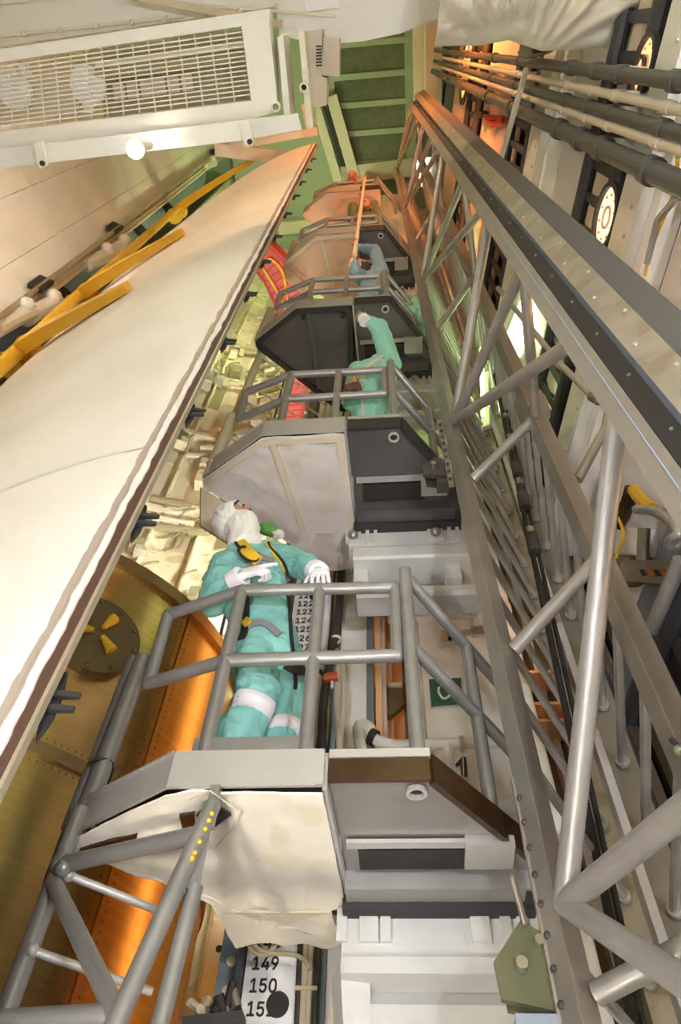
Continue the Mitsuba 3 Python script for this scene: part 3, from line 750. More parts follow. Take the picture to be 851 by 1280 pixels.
for a, r_, m_, lab in PG:
    d = pol(a, 1); rr = 2.05 / (d @ WN); p = pol(a, rr)
    t = thing("wall_pipe", lab, "pipe")
    part(t, "tube", path([p + (0, 0, .6), p + (0, 0, 25.0)], r_, 18), m_)
    for z in (5.4, 6.6, 7.3, 8.2, 11.0, 13.2, 17, 20):
        part(t, "coupling", tube(p + (0, 0, z - .06), p + (0, 0, z + .06), r_ * 1.28, 18), m_)
    part(t, "clip", [bar(p + WN * .02 + (0, 0, z), p + WN * .3 + (0, 0, z), r_ * 2.2, .08) for z in (6.6, 11.0, 18)], "white_paint", kind="stuff")
for (px, py, rr, lab) in ((808, 82, .20, "round plate by the drape on the right wall, made to glow orange"), (760, 272, .26, "round plate low behind the dark ladder frame, made to glow orange"), (800, 97, .14, "small round plate made to glow orange under the upper right one"), (585, 76, .75, "large round plate at the far end of the pipes, made to glow")):
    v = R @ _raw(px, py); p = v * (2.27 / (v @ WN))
    t = thing("glow_plate", lab, "lamp")  # brightly lit plates, their light put in as an orange glow
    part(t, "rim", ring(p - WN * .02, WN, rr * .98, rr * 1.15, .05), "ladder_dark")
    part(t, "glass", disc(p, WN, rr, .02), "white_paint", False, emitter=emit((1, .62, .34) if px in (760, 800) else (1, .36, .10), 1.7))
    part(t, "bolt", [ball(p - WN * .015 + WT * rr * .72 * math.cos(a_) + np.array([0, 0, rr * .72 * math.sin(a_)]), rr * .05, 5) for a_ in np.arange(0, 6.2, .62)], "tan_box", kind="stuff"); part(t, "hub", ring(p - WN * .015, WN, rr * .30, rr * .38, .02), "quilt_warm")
g = thing("hanging_bar", "shiny flat bar with a grey paddle hanging across the pipes on the right wall", "bar")
v0 = lambda px, py, off: (lambda v: v * ((2.4 - off) / (v @ WN)))(R @ _raw(px, py))
part(g, "bar", bar(v0(657, 88, .5), v0(627, 195, .5), .10, .05, WN), "alu")
part(g, "paddle", slab([v0(*p, .55) for p in ((646, 66), (655, 55), (690, 54), (684, 64), (664, 72), (652, 73))], .06, WN), "pipe_gray")
part(g, "grip", box(v0(672, 59, .6), (.1, .1, .1)), "black")
sc_ = thing("red_strap", "red strap with a dark buckle on the orange lit cushion", "strap")
part(sc_, "webbing", hose([v0(*p, .1) for p in ((606, 142), (618, 148), (630, 150), (622, 154), (612, 151))], .05, 4, 6), "red")
part(sc_, "buckle", box(v0(604, 143, .12), (.15, .1, .3)), "black")
# small things low on the right wall
bp = thing("bent_pipe", "bent grey pipe standing out from the right wall beside the yellow tape", "pipe")
part(bp, "tube", hose([v0(*p, .25) for p in ((795, 637), (818, 640), (838, 652), (848, 668), (846, 682))], .034, 6, 12), "steel_tube")
part(bp, "flange", disc(v0(846, 680, .25), (0, 0, 1), .075, .06), "steel")
part(bp, "lower_tube", tube(v0(851, 700, .25), v0(813, 788, .25), .05, 14), "steel_tube")
yt = thing("yellow_fitting", "amber taped fitting with a yellow cable on the right wall", "fitting")
part(yt, "wrap", hose([v0(*p, .15) for p in ((772, 655), (782, 635), (790, 610))], .06, 5, 8), "kapton")
part(yt, "wrap", hose([v0(*p, .16) for p in ((792, 612), (805, 628), (815, 636))], .05, 5, 8), "yellow")
part(yt, "cable", hose([v0(*p, .2) for p in ((765, 640), (776, 655), (779, 670), (772, 690), (770, 705))], .013, 6, 8), "strap_yellow", label="yellow cable")
wb2 = thing("wall_box", "white wall box with a chrome edge low on the right wall", "box")
part(wb2, "case", slab([v0(*p, .12) for p in ((745, 657), (800, 660), (798, 695), (748, 690))], .14, WN), "pale_panel")
part(wb2, "edge", tube(v0(805, 660, .16), v0(803, 700, .16), .045, 12), "chrome")
hb = thing("hazard_rail", "dark rail with an orange and black striped tape low on the right wall", "rail")
part(hb, "rail", bar(v0(735, 712, .12), v0(851, 716, .12), .16, .14, WN), "steel")
for k in range(7): part(hb, "stripe", slab([v0(*p, .215) for p in ((800 + 9 * k, 712), (805 + 9 * k, 712), (809 + 9 * k, 720), (804 + 9 * k, 720))], .01, -WN), "tool_orange" if k % 2 else "black")
part(hb, "coupling", tube(v0(772, 714, .14), v0(792, 715, .14), .12, 14), "bronze")
solo("elbow_pipe", [path([v0(843, 250, .3), v0(822, 275, .3), v0(808, 330, .3)], .024, 10), path([v0(851, 247, .3), v0(843, 250, .3)], .024, 10)], "steel_tube", "slim grey elbow pipe at the right edge beside the wide beam", "pipe")
solo("yellow_hose", hose([v0(*p, .28) for p in ((846, 190), (838, 250), (822, 290), (806, 345))], .012, 6, 8), "strap_yellow", "thin yellow hose beside the elbow pipe on the right wall", "hose")
sp = thing("stand_pipe", "grey stand pipe with an elbow joint between the truss and the right wall", "pipe")
e_ = [at(*p, r=2.75) for p in ((622, 360), (700, 455), (740, 495), (762, 508), (757, 535), (722, 600))]
part(sp, "tube", path(e_[:4], .026, 12), "steel_tube"); part(sp, "tube", path(e_[3:], .032, 12), "steel"); part(sp, "elbow", ball(e_[3], .048), "steel"); part(sp, "collar", tube(e_[2] - .0, e_[2] + (e_[3] - e_[2]) * .4, .04, 12), "bronze")
for (px, py) in ((848, 938),):
    q = thing("tail_lamp", "small lamp with a green glass lying at the right edge of the view", "lamp")
    c = at(px, py, r=1.75); part(q, "glass", ball(c, .014), "lime_paint"); part(q, "socket", tube(c + (0, 0, .02), c + (.0, .01, .04), .009, 10), "black")
# white drape, upper right: a slack sheet slung under the roof frame
def drape_mesh():
    top = [(520, -190), (600, -190), (700, -190), (850, -190), (1000, -190)]
    bot = [(543, 58), (600, 57), (636, 50), (676, 64), (760, 60), (851, 57), (960, 54), (1000, 54)]
    bx_, by_ = np.array(bot).T
    n, m = 90, 40; V = []
    for side in (0, 1):
        for j in range(m):
            for i in range(n):
                x = 543 + (1000 - 543) * i / (n - 1); t = j / (m - 1)
                y = np.interp(x, bx_, by_) * (1 - t) - 190 * t
                q = at(x + 10 * t, y, Z=8.2)
                f = x - 660; ang = math.atan2(y - 90, f)
                dz = .10 * math.sin(ang * 23 + 2 * math.sin(x * .02)) * min(1, t * 4) + .22 * (meshkit.fbm(np.array([[x * .012, y * .03, 0]]), 3, 3)[0] - .5) - .45 * math.sin(math.pi * min(1, t * 1.6)) ** .7
                V.append(q + (0, 0, dz + (.02 if side else 0)))
    Fc = []
    for s in (0, 1):
        o = s * n * m
        for j in range(m - 1):
            for i in range(n - 1):
                q = [[o + j * n + i, o + j * n + i + 1, o + (j + 1) * n + i + 1], [o + j * n + i, o + (j + 1) * n + i + 1, o + (j + 1) * n + i]]
                Fc += q if s else [x[::-1] for x in q]
    edge = [(j * n) for j in range(m)] + [(m - 1) * n + i for i in range(1, n)] + [j * n + n - 1 for j in range(m - 2, -1, -1)] + [i for i in range(n - 2, 0, -1)]
    for a, b in zip(edge, edge[1:] + edge[:1]): Fc += [[a, b, b + n * m], [a, b + n * m, a + n * m]]
    me = trimesh.Trimesh(np.array(V), Fc, process=False); trimesh.repair.fix_normals(me); return me
solo("fabric_drape", drape_mesh(), "drape", "slack white fabric drape slung overhead at upper right", "drape", None, True)

# ------------------------------------------------------------------ steel truss with the wide beam
TT = 19.4
tr = thing("steel_truss", "tall grey steel truss with a wide beam, round braces and ladder-like rungs", "truss")
b0_, b1_ = pol(34.4, 1.58), pol(51.3, 1.62)
ut = (b1_ - b0_) / np.linalg.norm(b1_ - b0_); un = np.array([-ut[1], ut[0], 0]); un = un if un @ b0_ > 0 else -un
def s_at(a):  # distance along the beam's face where azimuth a meets it
    d = pol(a, 1); M = np.array([[d[0], -ut[0]], [d[1], -ut[1]]]); return np.linalg.solve(M, b0_[:2])[1]
def bprof(P): return [tuple((b0_ + ut * s + un * d)[:2]) for s, d in P]
s1, s2, s3, s4, s5 = (s_at(a) for a in (38.2, 40.9, 42.0, 46.6, 51.3))
part(tr, "beam_lip", prism(bprof([(0, 0), (s1, 0), (s1, .02), (.025, .02), (.025, .10), (0, .10)]), FLOOR, TT), "steel", label="bare steel lip of the wide beam")
part(tr, "beam_groove", prism(bprof([(.012, .08), (s3 + .01, .08), (s3 + .01, .10), (.012, .10)]), FLOOR, TT - .02), "beam_dark", label="dark groove of the wide beam")
part(tr, "groove_side", prism(bprof([(s2 + .012, .085), (s3, -.005), (s3 + .01, 0), (s2 + .03, .085)]), FLOOR, TT - .01), "steel_blue")
part(tr, "beam_flange", prism(bprof([(s3, -.006), (s4, -.006), (s4, .02), (s3, .02)]), FLOOR, TT), "beam_flange", label="stained tan flange of the wide beam")
part(tr, "beam_web", prism(bprof([(s4 - .03, .018), (s4 + .002, .012), (s5, .045), (s5 + .02, .20), (s5 - .02, .20), (s5 - .03, .07), (s4 - .03, .05)]), FLOOR, TT - .01), "beam_gray", label="wide flat grey web of the beam")
part(tr, "lip_seam", prism(bprof([(s1 * .60, -.004), (s1 * .66, -.004), (s1 * .66, .004), (s1 * .60, .004)]), FLOOR, TT), "steel_blue")
for k, z in enumerate(np.arange(.6, 19, .32)):
    part(tr, "flange_bolt", disc(b0_ + ut * (s3 + (s4 - s3) * (.30 if k % 2 else .78)) + un * -.008 + (0, 0, z), un, .009, .010, 8), "alu")
for z in np.arange(.8, 19, .5):
    part(tr, "groove_bolt", disc(b0_ + ut * (s2 - .02) + un * .078 + (0, 0, z), un, .008, .010, 8), "alu")
def chord(p, w1, w2, rz, name, lab):
    """An upright box section, two of its sides seen."""
    c, s = math.cos(rz), math.sin(rz); q = [(0, 0), (c * w1, s * w1), (c * w1 - s * w2, s * w1 + c * w2), (-s * w2, c * w2)]
    P = Polygon([(p[0] + a, p[1] + b) for a, b in q]).buffer(-.006).buffer(.006, quad_segs=2)
    return part(tr, name, prism(list(P.exterior.coords)[:-1], FLOOR, TT + .1), "steel", label=lab)
BP = pol(11.93, 2.74)   # front corner of the left chord
chord(BP, .10, .095, math.radians(38), "chord", "left front chord of the truss")
DP = pol(25.0, 2.58)
chord(DP, .11, .11, math.radians(10), "chord", "right front chord of the truss")
Bc, Dc, Cc = BP + (.0, .05, 0), DP + (.03, .05, 0), b0_ + ut * .02 + un * .06
def zc_(px, py, r): return r * math.tan(math.radians(azel(px, py)[1]))
def up_(p, z): return np.array([p[0], p[1], z])
rB, rC = 2.76, 1.6
joints = [((706, 1132), [(757, 515), (993, 873), (990, 1330)], .043), ((567, 528), [(603, 275), (641, 335), (712, 415)], .041), ((527, 352), [(547, 192), (569, 228), (592, 262)], .037), ((505, 260), [(520, 158), (531, 172), (541, 186)], .037), ((493, 212), [(508, 133), (512, 140), (515, 150)], .037)]
for (b, cs, rad) in joints:
    zb = zc_(*b, rB)
    for c in cs:
        zc2 = zc_(*c, 1.58) if c[1] < 1200 else .15
        k = part(tr, "brace", tube(up_(BP, zb) + (.03, .0, 0), up_(Cc, min(zc2, 19.2)), rad, 20), "steel_tube", label="round brace from the left chord to the wide beam")
    part(tr, "gusset", ball(up_(BP, zb) + (.035, .0, 0), rad * 1.12, 10), "steel_tube")
    part(tr, "brace", tube(up_(Cc, zc_(*cs[1], 1.58)) + un * .05, up_(Dc, zc_(*cs[1], 1.58) * .98), rad * .9, 16), "steel_tube", label="round brace from the wide beam to the right chord")
for (p, q) in (((640, 805), (752, 690)), ((593, 592), (668, 517)), ((541, 408), (588, 345)), ((512, 300), (548, 250)), ((748, 1235), (880, 1145))):
    part(tr, "brace", tube(up_(BP, zc_(*p, 2.78)) + (.082, .07, 0), up_(Dc, zc_(*q, 2.6)), .040, 16), "steel_tube", label="round brace between the two front chords")
part(tr, "node_box", box(up_(DP, zc_(672, 500, 2.6)) + (.04, .05, 0), (.17, .17, .36), .2), "steel")
E1, E2 = pol(17.2, 4.05), pol(20.2, 4.10)
part(tr, "back_plate", bar(up_(E1, FLOOR), up_(E1, TT), .11, .05, (math.sin(.3), math.cos(.3), 0)), "beam_flange", label="tan rear upright plate of the truss")
part(tr, "back_plate", bar(up_(E2, FLOOR), up_(E2, TT), .16, .05, (math.sin(.3), math.cos(.3), 0)), "steel_dark", label="rear upright plate of the truss")
for z in np.arange(-.14, TT, .40):
    part(tr, "rung", [tube(up_(BP, z + .02) + (.06, .09, 0), up_(E1, z) + (-.02, -.03, 0), .024, 10), disc(up_(E1, z) + (-.03, -.05, 0), E1 - BP, .036, .03, 12)], "steel_tube")
for z in np.arange(.02, TT, .44):
    part(tr, "side_rung", [tube(up_(DP, z) + (.06, .1, 0), up_(E2, z) + (-.02, -.03, 0), .027, 10), disc(up_(E2, z) + (-.02, -.05, 0), E2 - DP, .042, .03, 12)], "steel_tube")
part(tr, "plate_cap", bar(up_(E1, TT - .1), up_(BP, TT - .1), .12, .1), "steel")
hr = thing("hydraulic_rail", "dark twin cable rail slanting between the rear uprights of the truss", "cable")
ra, rb = at(790, 1280, r=3.5), at(610, 430, r=3.55)
part(hr, "rod", tube(ra, rb, .022, 10), "black"); part(hr, "rod", tube(ra + (.05, .02, 0), rb + (.05, .02, 0), .016, 10), "black")
for t in (.42, .5, .57): part(hr, "coupling", tube(ra + (rb - ra) * t + (.02, 0, 0), ra + (rb - ra) * (t + .03) + (.02, 0, 0), .05, 12), "beam_dark")
for t in (.45, .55, .66, .72): part(hr, "sleeve", tube(ra + (rb - ra) * t + (.02, 0, 0), ra + (rb - ra) * (t + .012) + (.02, 0, 0), .036, 12), "chrome")
fl = thing("fluorescent_tube", "bright greenish white fluorescent lamp behind the truss", "lamp")
c0, c1 = at(638, 432, r=3.6), at(657, 382, r=3.6)
part(fl, "tube", tube(c0, c1, .10, 14), "white_paint", True, emitter=emit((.85, 1, .55), 5))
part(fl, "reflector", bar(c0 + (.06, .2, 0), c1 + (.06, .2, 0), .20, .05, (.4, .9, 0)), "pale_panel")
f2 = thing("fluorescent_tube", "yellow green fluorescent lamp seen through the truss rungs, beside the third platform", "lamp")
c0, c1 = at(604, 520, r=3.75), at(600, 385, r=3.75)
part(f2, "tube", tube(c0, c1, .028, 14), "white_paint", True, emitter=emit((.7, 1, .3), 4))
part(f2, "reflector", bar(c0 + (.04, .15, 0), c1 + (.04, .15, 0), .10, .05, (.4, .9, 0)), "pale_panel")
# hinge lugs bolted to the left chord beside platforms 1 and 2
for (px, py, n_, lab) in ((664, 1216, 0, "green hinge lug bolted between the truss and the lowest platform"), (548, 590, 1, "dark hinge lug between the truss and the second platform")):
    t = thing("hinge_lug", lab, "bracket"); c = at(px, py, r=2.86)
    m_ = "olive_box" if n_ == 0 else "beam_dark"
    for dx in (-.045, .045):
        part(t, "lug_plate", slab([c + (dx * .3 - .11, dx, -.10), c + (dx * .3 + .10, dx, -.14), c + (dx * .3 + .10, dx, .10), c + (dx * .3 + .0, dx, .16), c + (dx * .3 - .12, dx, .02)], .03, (0, 1, 0)), "lime_paint" if n_ == 0 else m_)
    part(t, "pin", tube(c + (-.04, -.09, .0), c + (-.04, .09, .0), .022, 14), "chrome")
    part(t, "pin", tube(c + (.04, -.08, .08), c + (.04, .08, .08), .018, 14), "chrome")
    part(t, "foot", box(c + (.02, .0, -.2), (.22, .14, .10) if n_ == 0 else (.1, .1, .06)), "steel_blue" if n_ == 0 else "beam_dark")
    part(t, "strip", bar(c + (.07, -.06, -.3), c + (.07, -.06, .75), .04, .03, (0, 1, 0)), "steel")
    for k in range(9): part(t, "bolt", ball(c + (.068, -.085, -.24 + .11 * k), .014, 5), "beam_dark")
    if n_ == 0: part(t, "handle", path([c + (.0, -.05, .14), c + (-.02, -.08, .30), c + (.0, -.06, .34)], .013, 10), "chrome")

# ------------------------------------------------------------------ access platforms, one above the other
PF = [(-.985, 2.56), (-1.54, 2.93), (-1.545, 3.0), (-.90, 3.61), (-.56, 3.95), (-.335, 3.95), (-.36, 3.53), (-.285, 3.52), (-.318, 2.56)]
PC = [(-.985, 2.56), (-1.54, 2.93), (-1.545, 3.0), (-1.13, 3.30), (-.965, 3.50), (-.90, 3.93), (-.335, 3.94), (-.36, 3.53), (-.285, 3.52), (-.318, 2.56)]
PR = [(-.30, 2.56), (.135, 2.56), (.60, 3.18), (.62, 3.30), (-.27, 3.30)]
def wall_strip(p, q, z0, z1, th):
    p, q = np.array([*p, 0.]), np.array([*q, 0.]); return bar(p + (0, 0, (z0 + z1) / 2), q + (0, 0, (z0 + z1) / 2), th, z1 - z0, (0, 0, 1))


def platform(zb, zt, kind, label, plate, fab, lip):
    t = thing("access_platform", label, "platform", None)
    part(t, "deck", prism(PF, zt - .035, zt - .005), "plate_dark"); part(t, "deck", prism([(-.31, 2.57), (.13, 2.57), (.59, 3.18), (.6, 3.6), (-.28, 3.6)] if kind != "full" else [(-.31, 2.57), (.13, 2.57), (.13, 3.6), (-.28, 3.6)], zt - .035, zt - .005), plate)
    # lips round the edge
    part(t, "front_lip", [wall_strip((-.985, 2.55), (-.322, 2.55), zb + .03, zt + .0, .015), bar((-.985, 2.565, zt + .004), (-.322, 2.565, zt + .004), .045, .012), bar((-.33, 2.54, zb + .03), (-.33, 2.54, zt), .03, .015)], lip)
    part(t, "side_lip", [wall_strip((-.985, 2.55), (-1.545, 2.925), zb + .03, zt, .015), bar((-.985, 2.56, zt + .004), (-1.545, 2.935, zt + .004), .05, .012)], "lip_gray")
    part(t, "center_lip", [wall_strip((-.31, 2.56), (-.275, 3.52), zb + .02, zt, .02)], lip)
    dark = "kapton" if kind == "taped" else "black"
    part(t, "plate_front_lip", [wall_strip((-.295, 2.552), (.135, 2.552), zb + .05, zt - .04, .02)], dark, label="amber taped front lip" if kind == "taped" else "black front lip")
    part(t, "plate_cap", bar((-.295, 2.56, zt - .02), (.14, 2.56, zt - .02), .05, .04), lip)
    if kind != "full": part(t, "plate_side_lip", wall_strip((.14, 2.56), (.61, 3.19), zb + .04, zt - .02, .03), dark, label="amber taped side lip" if kind == "taped" else "black side lip")
    if kind == "frame":       # no cloth: the steel underside shows
        for k, q in enumerate(([(-1.50, 2.97), (-1.0, 2.62), (-.86, 2.62), (-.86, 3.62)], [(-.84, 2.62), (-.36, 2.62), (-.33, 3.5), (-.40, 3.86), (-.58, 3.86), (-.84, 3.64)])):
            part(t, "pan", prism(q, zb + .06, zb + .08), "plate_dark")
        rim = [(-.985, 2.59), (-1.50, 2.94), (-1.50, 3.0), (-.90, 3.57), (-.56, 3.90), (-.36, 3.90), (-.385, 3.5), (-.345, 2.59)]
        part(t, "rim", [bar((*a, zb + .05), (*b, zb + .05), .06, .10) for a, b in zip(rim, rim[1:] + rim[:1])], "black", label="black rubber rim")
        part(t, "stiffener", bar((-.85, 2.62, zb + .03), (-.80, 3.6, zb + .03), .06, .04), "plate_dark")
        for x, y in ((-.90, 2.68), (-.43, 2.68)): part(t, "socket_hole", disc((x, y, zb + .05), (0, 0, 1), .035, .03, 16), "black")
    elif kind in ("full",):
        part(t, "cloth_cover", cloth([(-.985, 2.56), (-1.54, 2.93), (-1.545, 3.0), (-.90, 3.61), (-.56, 3.95), (.1, 3.95), (.13, 2.56)], zb, amp=.03, size=.12), fab, 40, label="tan cloth cover")
    else:
        folds = (lambda v: .02 * np.exp(-((v[:, 0] + .80 - .12 * (v[:, 1] - 3)) ** 2) / .004) + .012 * np.sin(v[:, 0] * 26 + v[:, 1] * 4) * np.clip(v[:, 1] - 2.7, 0, 1)) if kind == "taped" else \
                (lambda v: .022 * np.sin((v[:, 0] * 14 + v[:, 1] * 3)) * np.clip((v[:, 0] + 1.2), 0, .8))
        poly = PC if kind == "taped" else PF
        c = part(t, "cloth_cover", cloth(poly, zb, size=.05, amp=.010, freq=7, fold=folds), fab, 40, label="cloth cover laced under the deck")
        if kind == "taped":
            part(c, "hem", [prism([(-.90, 3.545), (-.36, 3.545), (-.36, 3.556), (-.90, 3.556)], zb - .012, zb + .0)], "fabric_hem")
            part(c, "tape_patch", slab([(-1.47, 2.95, zb - .012), (-1.17, 2.83, zb - .012), (-1.18, 2.86, zb - .012), (-1.46, 2.99, zb - .012)], .02, (0, 0, 1)), "kapton", label="amber tape patch")
            h = [at(*p, Z=zb - .03) for p in ((245, 1020), (263, 1002), (289, 1019), (266, 1036))]
            part(c, "cut_hole", slab(h, .01, (0, 0, 1)), "black", label="diamond shaped hole in the cloth")
            part(c, "tape_patch", slab([at(*p, Z=zb - .035) for p in ((224, 1020), (243, 1017), (244, 1033), (228, 1036))], .012, (0, 0, 1)), "kapton", label="amber tape patch")
            sq = [at(*p, Z=zb - .028) for p in ((236, 1000), (262, 988), (300, 1016), (296, 1030), (270, 1058))]
            part(c, "stitch", path(sq, .003, 5), "fabric_hem")
        else:
            part(c, "hem", [bar((-.90, 2.62, zb - .012), (-.74, 3.5, zb - .012), .05, .012), bar((-.985, 2.60, zb - .008), (-.33, 2.60, zb - .008), .05, .012), bar((-.99, 2.60, zb - .008), (-1.50, 2.95, zb - .008), .05, .012), bar((-.36, 2.58, zb - .008), (-.32, 3.5, zb - .008), .05, .012), bar((-.62, 3.52, zb - .012), (-.3, 3.52, zb - .012), .025, .012)], "fabric_hem")
            part(t, "side_skirt", slab([(-1.56, 2.99, zb - .01), (-1.18, 3.36, zb - .01), (-1.18, 3.4, zb - .42), (-1.5, 3.1, zb - .42)], .02, (0, 1, 0)), "tan_box", label="brown skirt board hanging under the rear edge")
    if kind != "full":
        # right-hand steel plate seen from below
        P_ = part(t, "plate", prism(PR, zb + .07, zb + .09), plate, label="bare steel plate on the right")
        part(P_, "bracket", [bar((-.25, 3.03, zb + .05), (.42, 3.03, zb + .05), .05, .02), box((.40, 3.10, zb + .045), (.22, .20, .05))], "alu" if plate == "plate_lit" else "lip_gray")
        part(P_, "slot", box((.06, 3.16, zb + .06), (.52, .17, .03)), "black", label="black slot")
        for x, y in ((.075, 2.64), (.435, 3.06)):
            part(P_, "post_socket", ring((x, y, zb + .055), (0, 0, 1), .030, .046, .02, 20), "alu"); part(P_, "socket_bore", disc((x, y, zb + .066), (0, 0, 1), .031, .006, 16), "black")
        part(t, "rear_bar", [box((.165, 3.36, zb + .03), (.88, .12, .10)), bar((-.27, 3.30, zb + .085), (.61, 3.30, zb + .085), .02, .02)], "lip_gray" if plate == "plate_lit" else "plate_dark")
        part(t, "bumper", [box((.165, 3.47, zb + .0), (.92, .09, .11)), box((.60, 3.40, zb + .02), (.05, .16, .13))], "rubber", label="black rubber bumper")
        part(t, "hinge_leaf", box((-.29, 3.05, zb + .09), (.03, .10, .08)), "alu")
    # guard rails
    dz = zt - 1.86; r = .036
    A, B, C = (-1.37, 2.81, 3.05 + dz), (-.895, 2.65, 3.07 + dz), (.028, 2.65, 3.05 + dz)
    a, b, c = (-1.36, 2.84, 2.53 + dz), (-.885, 2.65, 2.51 + dz), (.022, 2.65, 2.51 + dz)
    g = part(t, "guard_rail", path([B, C, c, b], r, 16), "rail_gray", label="front guard rail")
    part(g, "angled_rail", path([B, A, a, b], r, 16), "rail_gray")
    for x in (-.89, -.42): part(g, "post", tube((x, 2.65, zt - .02), (x, 2.65, 3.06 + dz), r, 16), "rail_gray")
    part(g, "kick_plate", box((-.665, 2.64, zt + .07), (.56, .02, .15)), "rail_gray")
    h = part(t, "stair_rail", path([(.10, 2.63, 3.11 + dz), (.445, 3.03, 2.92 + dz), (.72, 3.35, 2.77 + dz), (.72, 3.35, 2.30 + dz), (.44, 3.03, 2.42 + dz), (.10, 2.63, 2.55 + dz)], r * .95, 16), "rail_gray", label="side rail")
    part(h, "post", tube((.09, 2.62, zb + .075), (.09, 2.62, 3.17 + dz), r, 16), "rail_gray")
    part(h, "post", tube((.435, 3.05, zb + .075), (.44, 3.03, 2.92 + dz), r, 16), "rail_gray")
    if kind in ("taped", "cloth", "frame"):
        part(t, "corner_pole", tube((-1.50, 2.93, zb + .05), (-1.47, 2.90, zb + 1.12), .05, 14), "rail_gray" if kind == "taped" else "tan_box", label="upright corner pole")
    return t


LEVELS = [(1.66, 1.86, "taped", "lowest access platform with a cream cloth underside and amber taped right lips", "plate_lit", "fabric", "alu"),
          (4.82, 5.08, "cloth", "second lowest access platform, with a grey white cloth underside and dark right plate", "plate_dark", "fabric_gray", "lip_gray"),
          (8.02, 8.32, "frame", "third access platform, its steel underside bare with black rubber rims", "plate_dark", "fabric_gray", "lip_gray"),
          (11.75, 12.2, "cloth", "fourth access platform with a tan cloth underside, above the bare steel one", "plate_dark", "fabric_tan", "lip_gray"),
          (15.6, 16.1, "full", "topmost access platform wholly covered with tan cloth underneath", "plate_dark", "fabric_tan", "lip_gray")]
for L in LEVELS: platform(*L)
# lacing frame of rungs beside platforms 2
lf = thing("rung_frame", "brown pole with thin rungs standing on the left corner of the second platform", "ladder")
p0, p1 = at(278, 560, r=3.45), at(345, 395, r=3.45)
part(lf, "pole", tube(p0, p1, .045, 14), "tan_box")
part(lf, "rail", tube(p0 + (.75, .75, .3), p1 + (.75, .75, -.1), .022, 12), "tan_box")
for t in np.linspace(.06, .94, 9): part(lf, "rung", tube(p0 + (p1 - p0) * t, p0 + (.75, .75, .3) + (p1 - p0 - (0, 0, .4)) * t, .013, 8), "tan_box")

# white hinge supports under the platforms, fixed to the back columns
def support(zb, kind, label):
    t = thing("platform_support", label, "support")
    if kind == 0:
        part(t, "beam", bar((-.30, 3.66, zb - .10), (.64, 3.66, zb - .10), .30, .24, ch=.03), "support_white"); part(t, "beam_lip", bar((-.30, 3.62, zb - .26), (.66, 3.62, zb - .26), .24, .07), "support_white")
        part(t, "lower_beam", bar((-.18, 3.76, zb - .46), (.60, 3.76, zb - .46), .26, .34, ch=.08), "support_white"); part(t, "lower_lip", bar((-.18, 3.74, zb - .66), (.60, 3.74, zb - .66), .22, .07), "support_white")
        part(t, "foot_beam", bar((-.10, 3.78, zb - .74), (.42, 3.78, zb - .74), .20, .10), "support_white")
        part(t, "cheek", slab([(-.31, 3.56, zb - .22), (-.17, 3.60, zb - .22), (-.17, 3.66, zb - .72), (-.22, 3.66, zb - .72), (-.29, 3.6, zb - .46)], .3, (0, 1, 0)), "support_white")
        for x in (-.30, -.17, -.09, .36, .48, .56): part(t, "clamp", box((x, 3.50, zb - .09), (.05 if x not in (-.17, .36) else .09, .03, .15)), "support_white")
        for x in (-.29, -.15, -.09, -.03, .33, .45, .51, .57): part(t, "bolt", disc((x, 3.50, zb - .015), (0, 1, -.4), .018, .03, 8), "steel")
    else:
        part(t, "flange", bar((-.34, 3.66, zb - .14), (.72, 3.66, zb - .14), .3, .20), "support_white"); part(t, "beam", bar((-.30, 3.66, zb - .33), (.72, 3.66, zb - .33), .32, .16, ch=.02), "support_white")
        part(t, "leg", bar((-.24, 3.72, zb - .4), (-.24, 3.72, zb - .56), .12, .2), "support_white"); part(t, "leg", bar((.52, 3.72, zb - .4), (.52, 3.72, zb - .56), .12, .2), "support_white")
        part(t, "lower_beam", bar((-.28, 3.8, zb - .62), (.7, 3.8, zb - .62), .26, .12, ch=.03), "support_white")
        part(t, "web", box((.2, 3.9, zb - .42), (1.0, .05, .36)), "number_panel")
        for x in (-.30, .40):
            k = part(t, "clamp", [box((x, 3.5, zb - .13), (.13, .04, .13)), box((x + .12, 3.5, zb - .12), (.03, .05, .16)), box((x + .19, 3.5, zb - .12), (.03, .05, .16))], "support_white"); part(k, "knuckle", ball((x, 3.46, zb - .14), .045, 7), "steel")
support(1.66, 0, "white double box beam hinge support under the lowest platform")
support(4.82, 1, "white hinge support with clamps under the second platform")
support(8.02, 1, "white hinge support under the bare steel platform")
support(11.75, 1, "hinge support under the fourth platform")

# ------------------------------------------------------------------ back columns behind the platforms
YB = 4.25
nc = thing("numbered_column", "white column with a ruler of black station numbers behind the platforms", "column")
cx0, cx1 = at(304, 1230, Y=YB)[0], at(386, 1230, Y=YB)[0]
part(nc, "panel", box(((cx0 + cx1) / 2, YB + .06, 11.6), (cx1 - cx0, .12, 27)), "number_panel")
z149, z150 = at(330, 1204, Y=YB)[2], at(330, 1232, Y=YB)[2]; dzn = z149 - z150
z121 = at(375, 745, Y=YB)[2]
dzn = (z121 - z149) / 28
for n_ in range(112, 154):
    m = meshkit.text_mesh(str(n_), .066, .004, True)
    m.apply_transform(np.array([[.92, 0, 0, 0], [0, 0, 1, 0], [0, 1, 0, 0], [0, 0, 0, 1.0]])); m.invert()
    m.apply_translation((cx0 + .03, YB - .003, z149 - (n_ - 149) * dzn - .033)); part(nc, "number", m, "print_black", False)
for k in range(6):
    q = at(347, 1256, Y=YB); part(nc, "round_hole", disc((q[0], YB + .0, q[2] + 3.3 * k), (0, 1, 0), .062, .02, 28), "black", label="round black hole")
pc = thing("perforated_channel", "blue grey upright channel with round holes left of the numbered column", "channel")
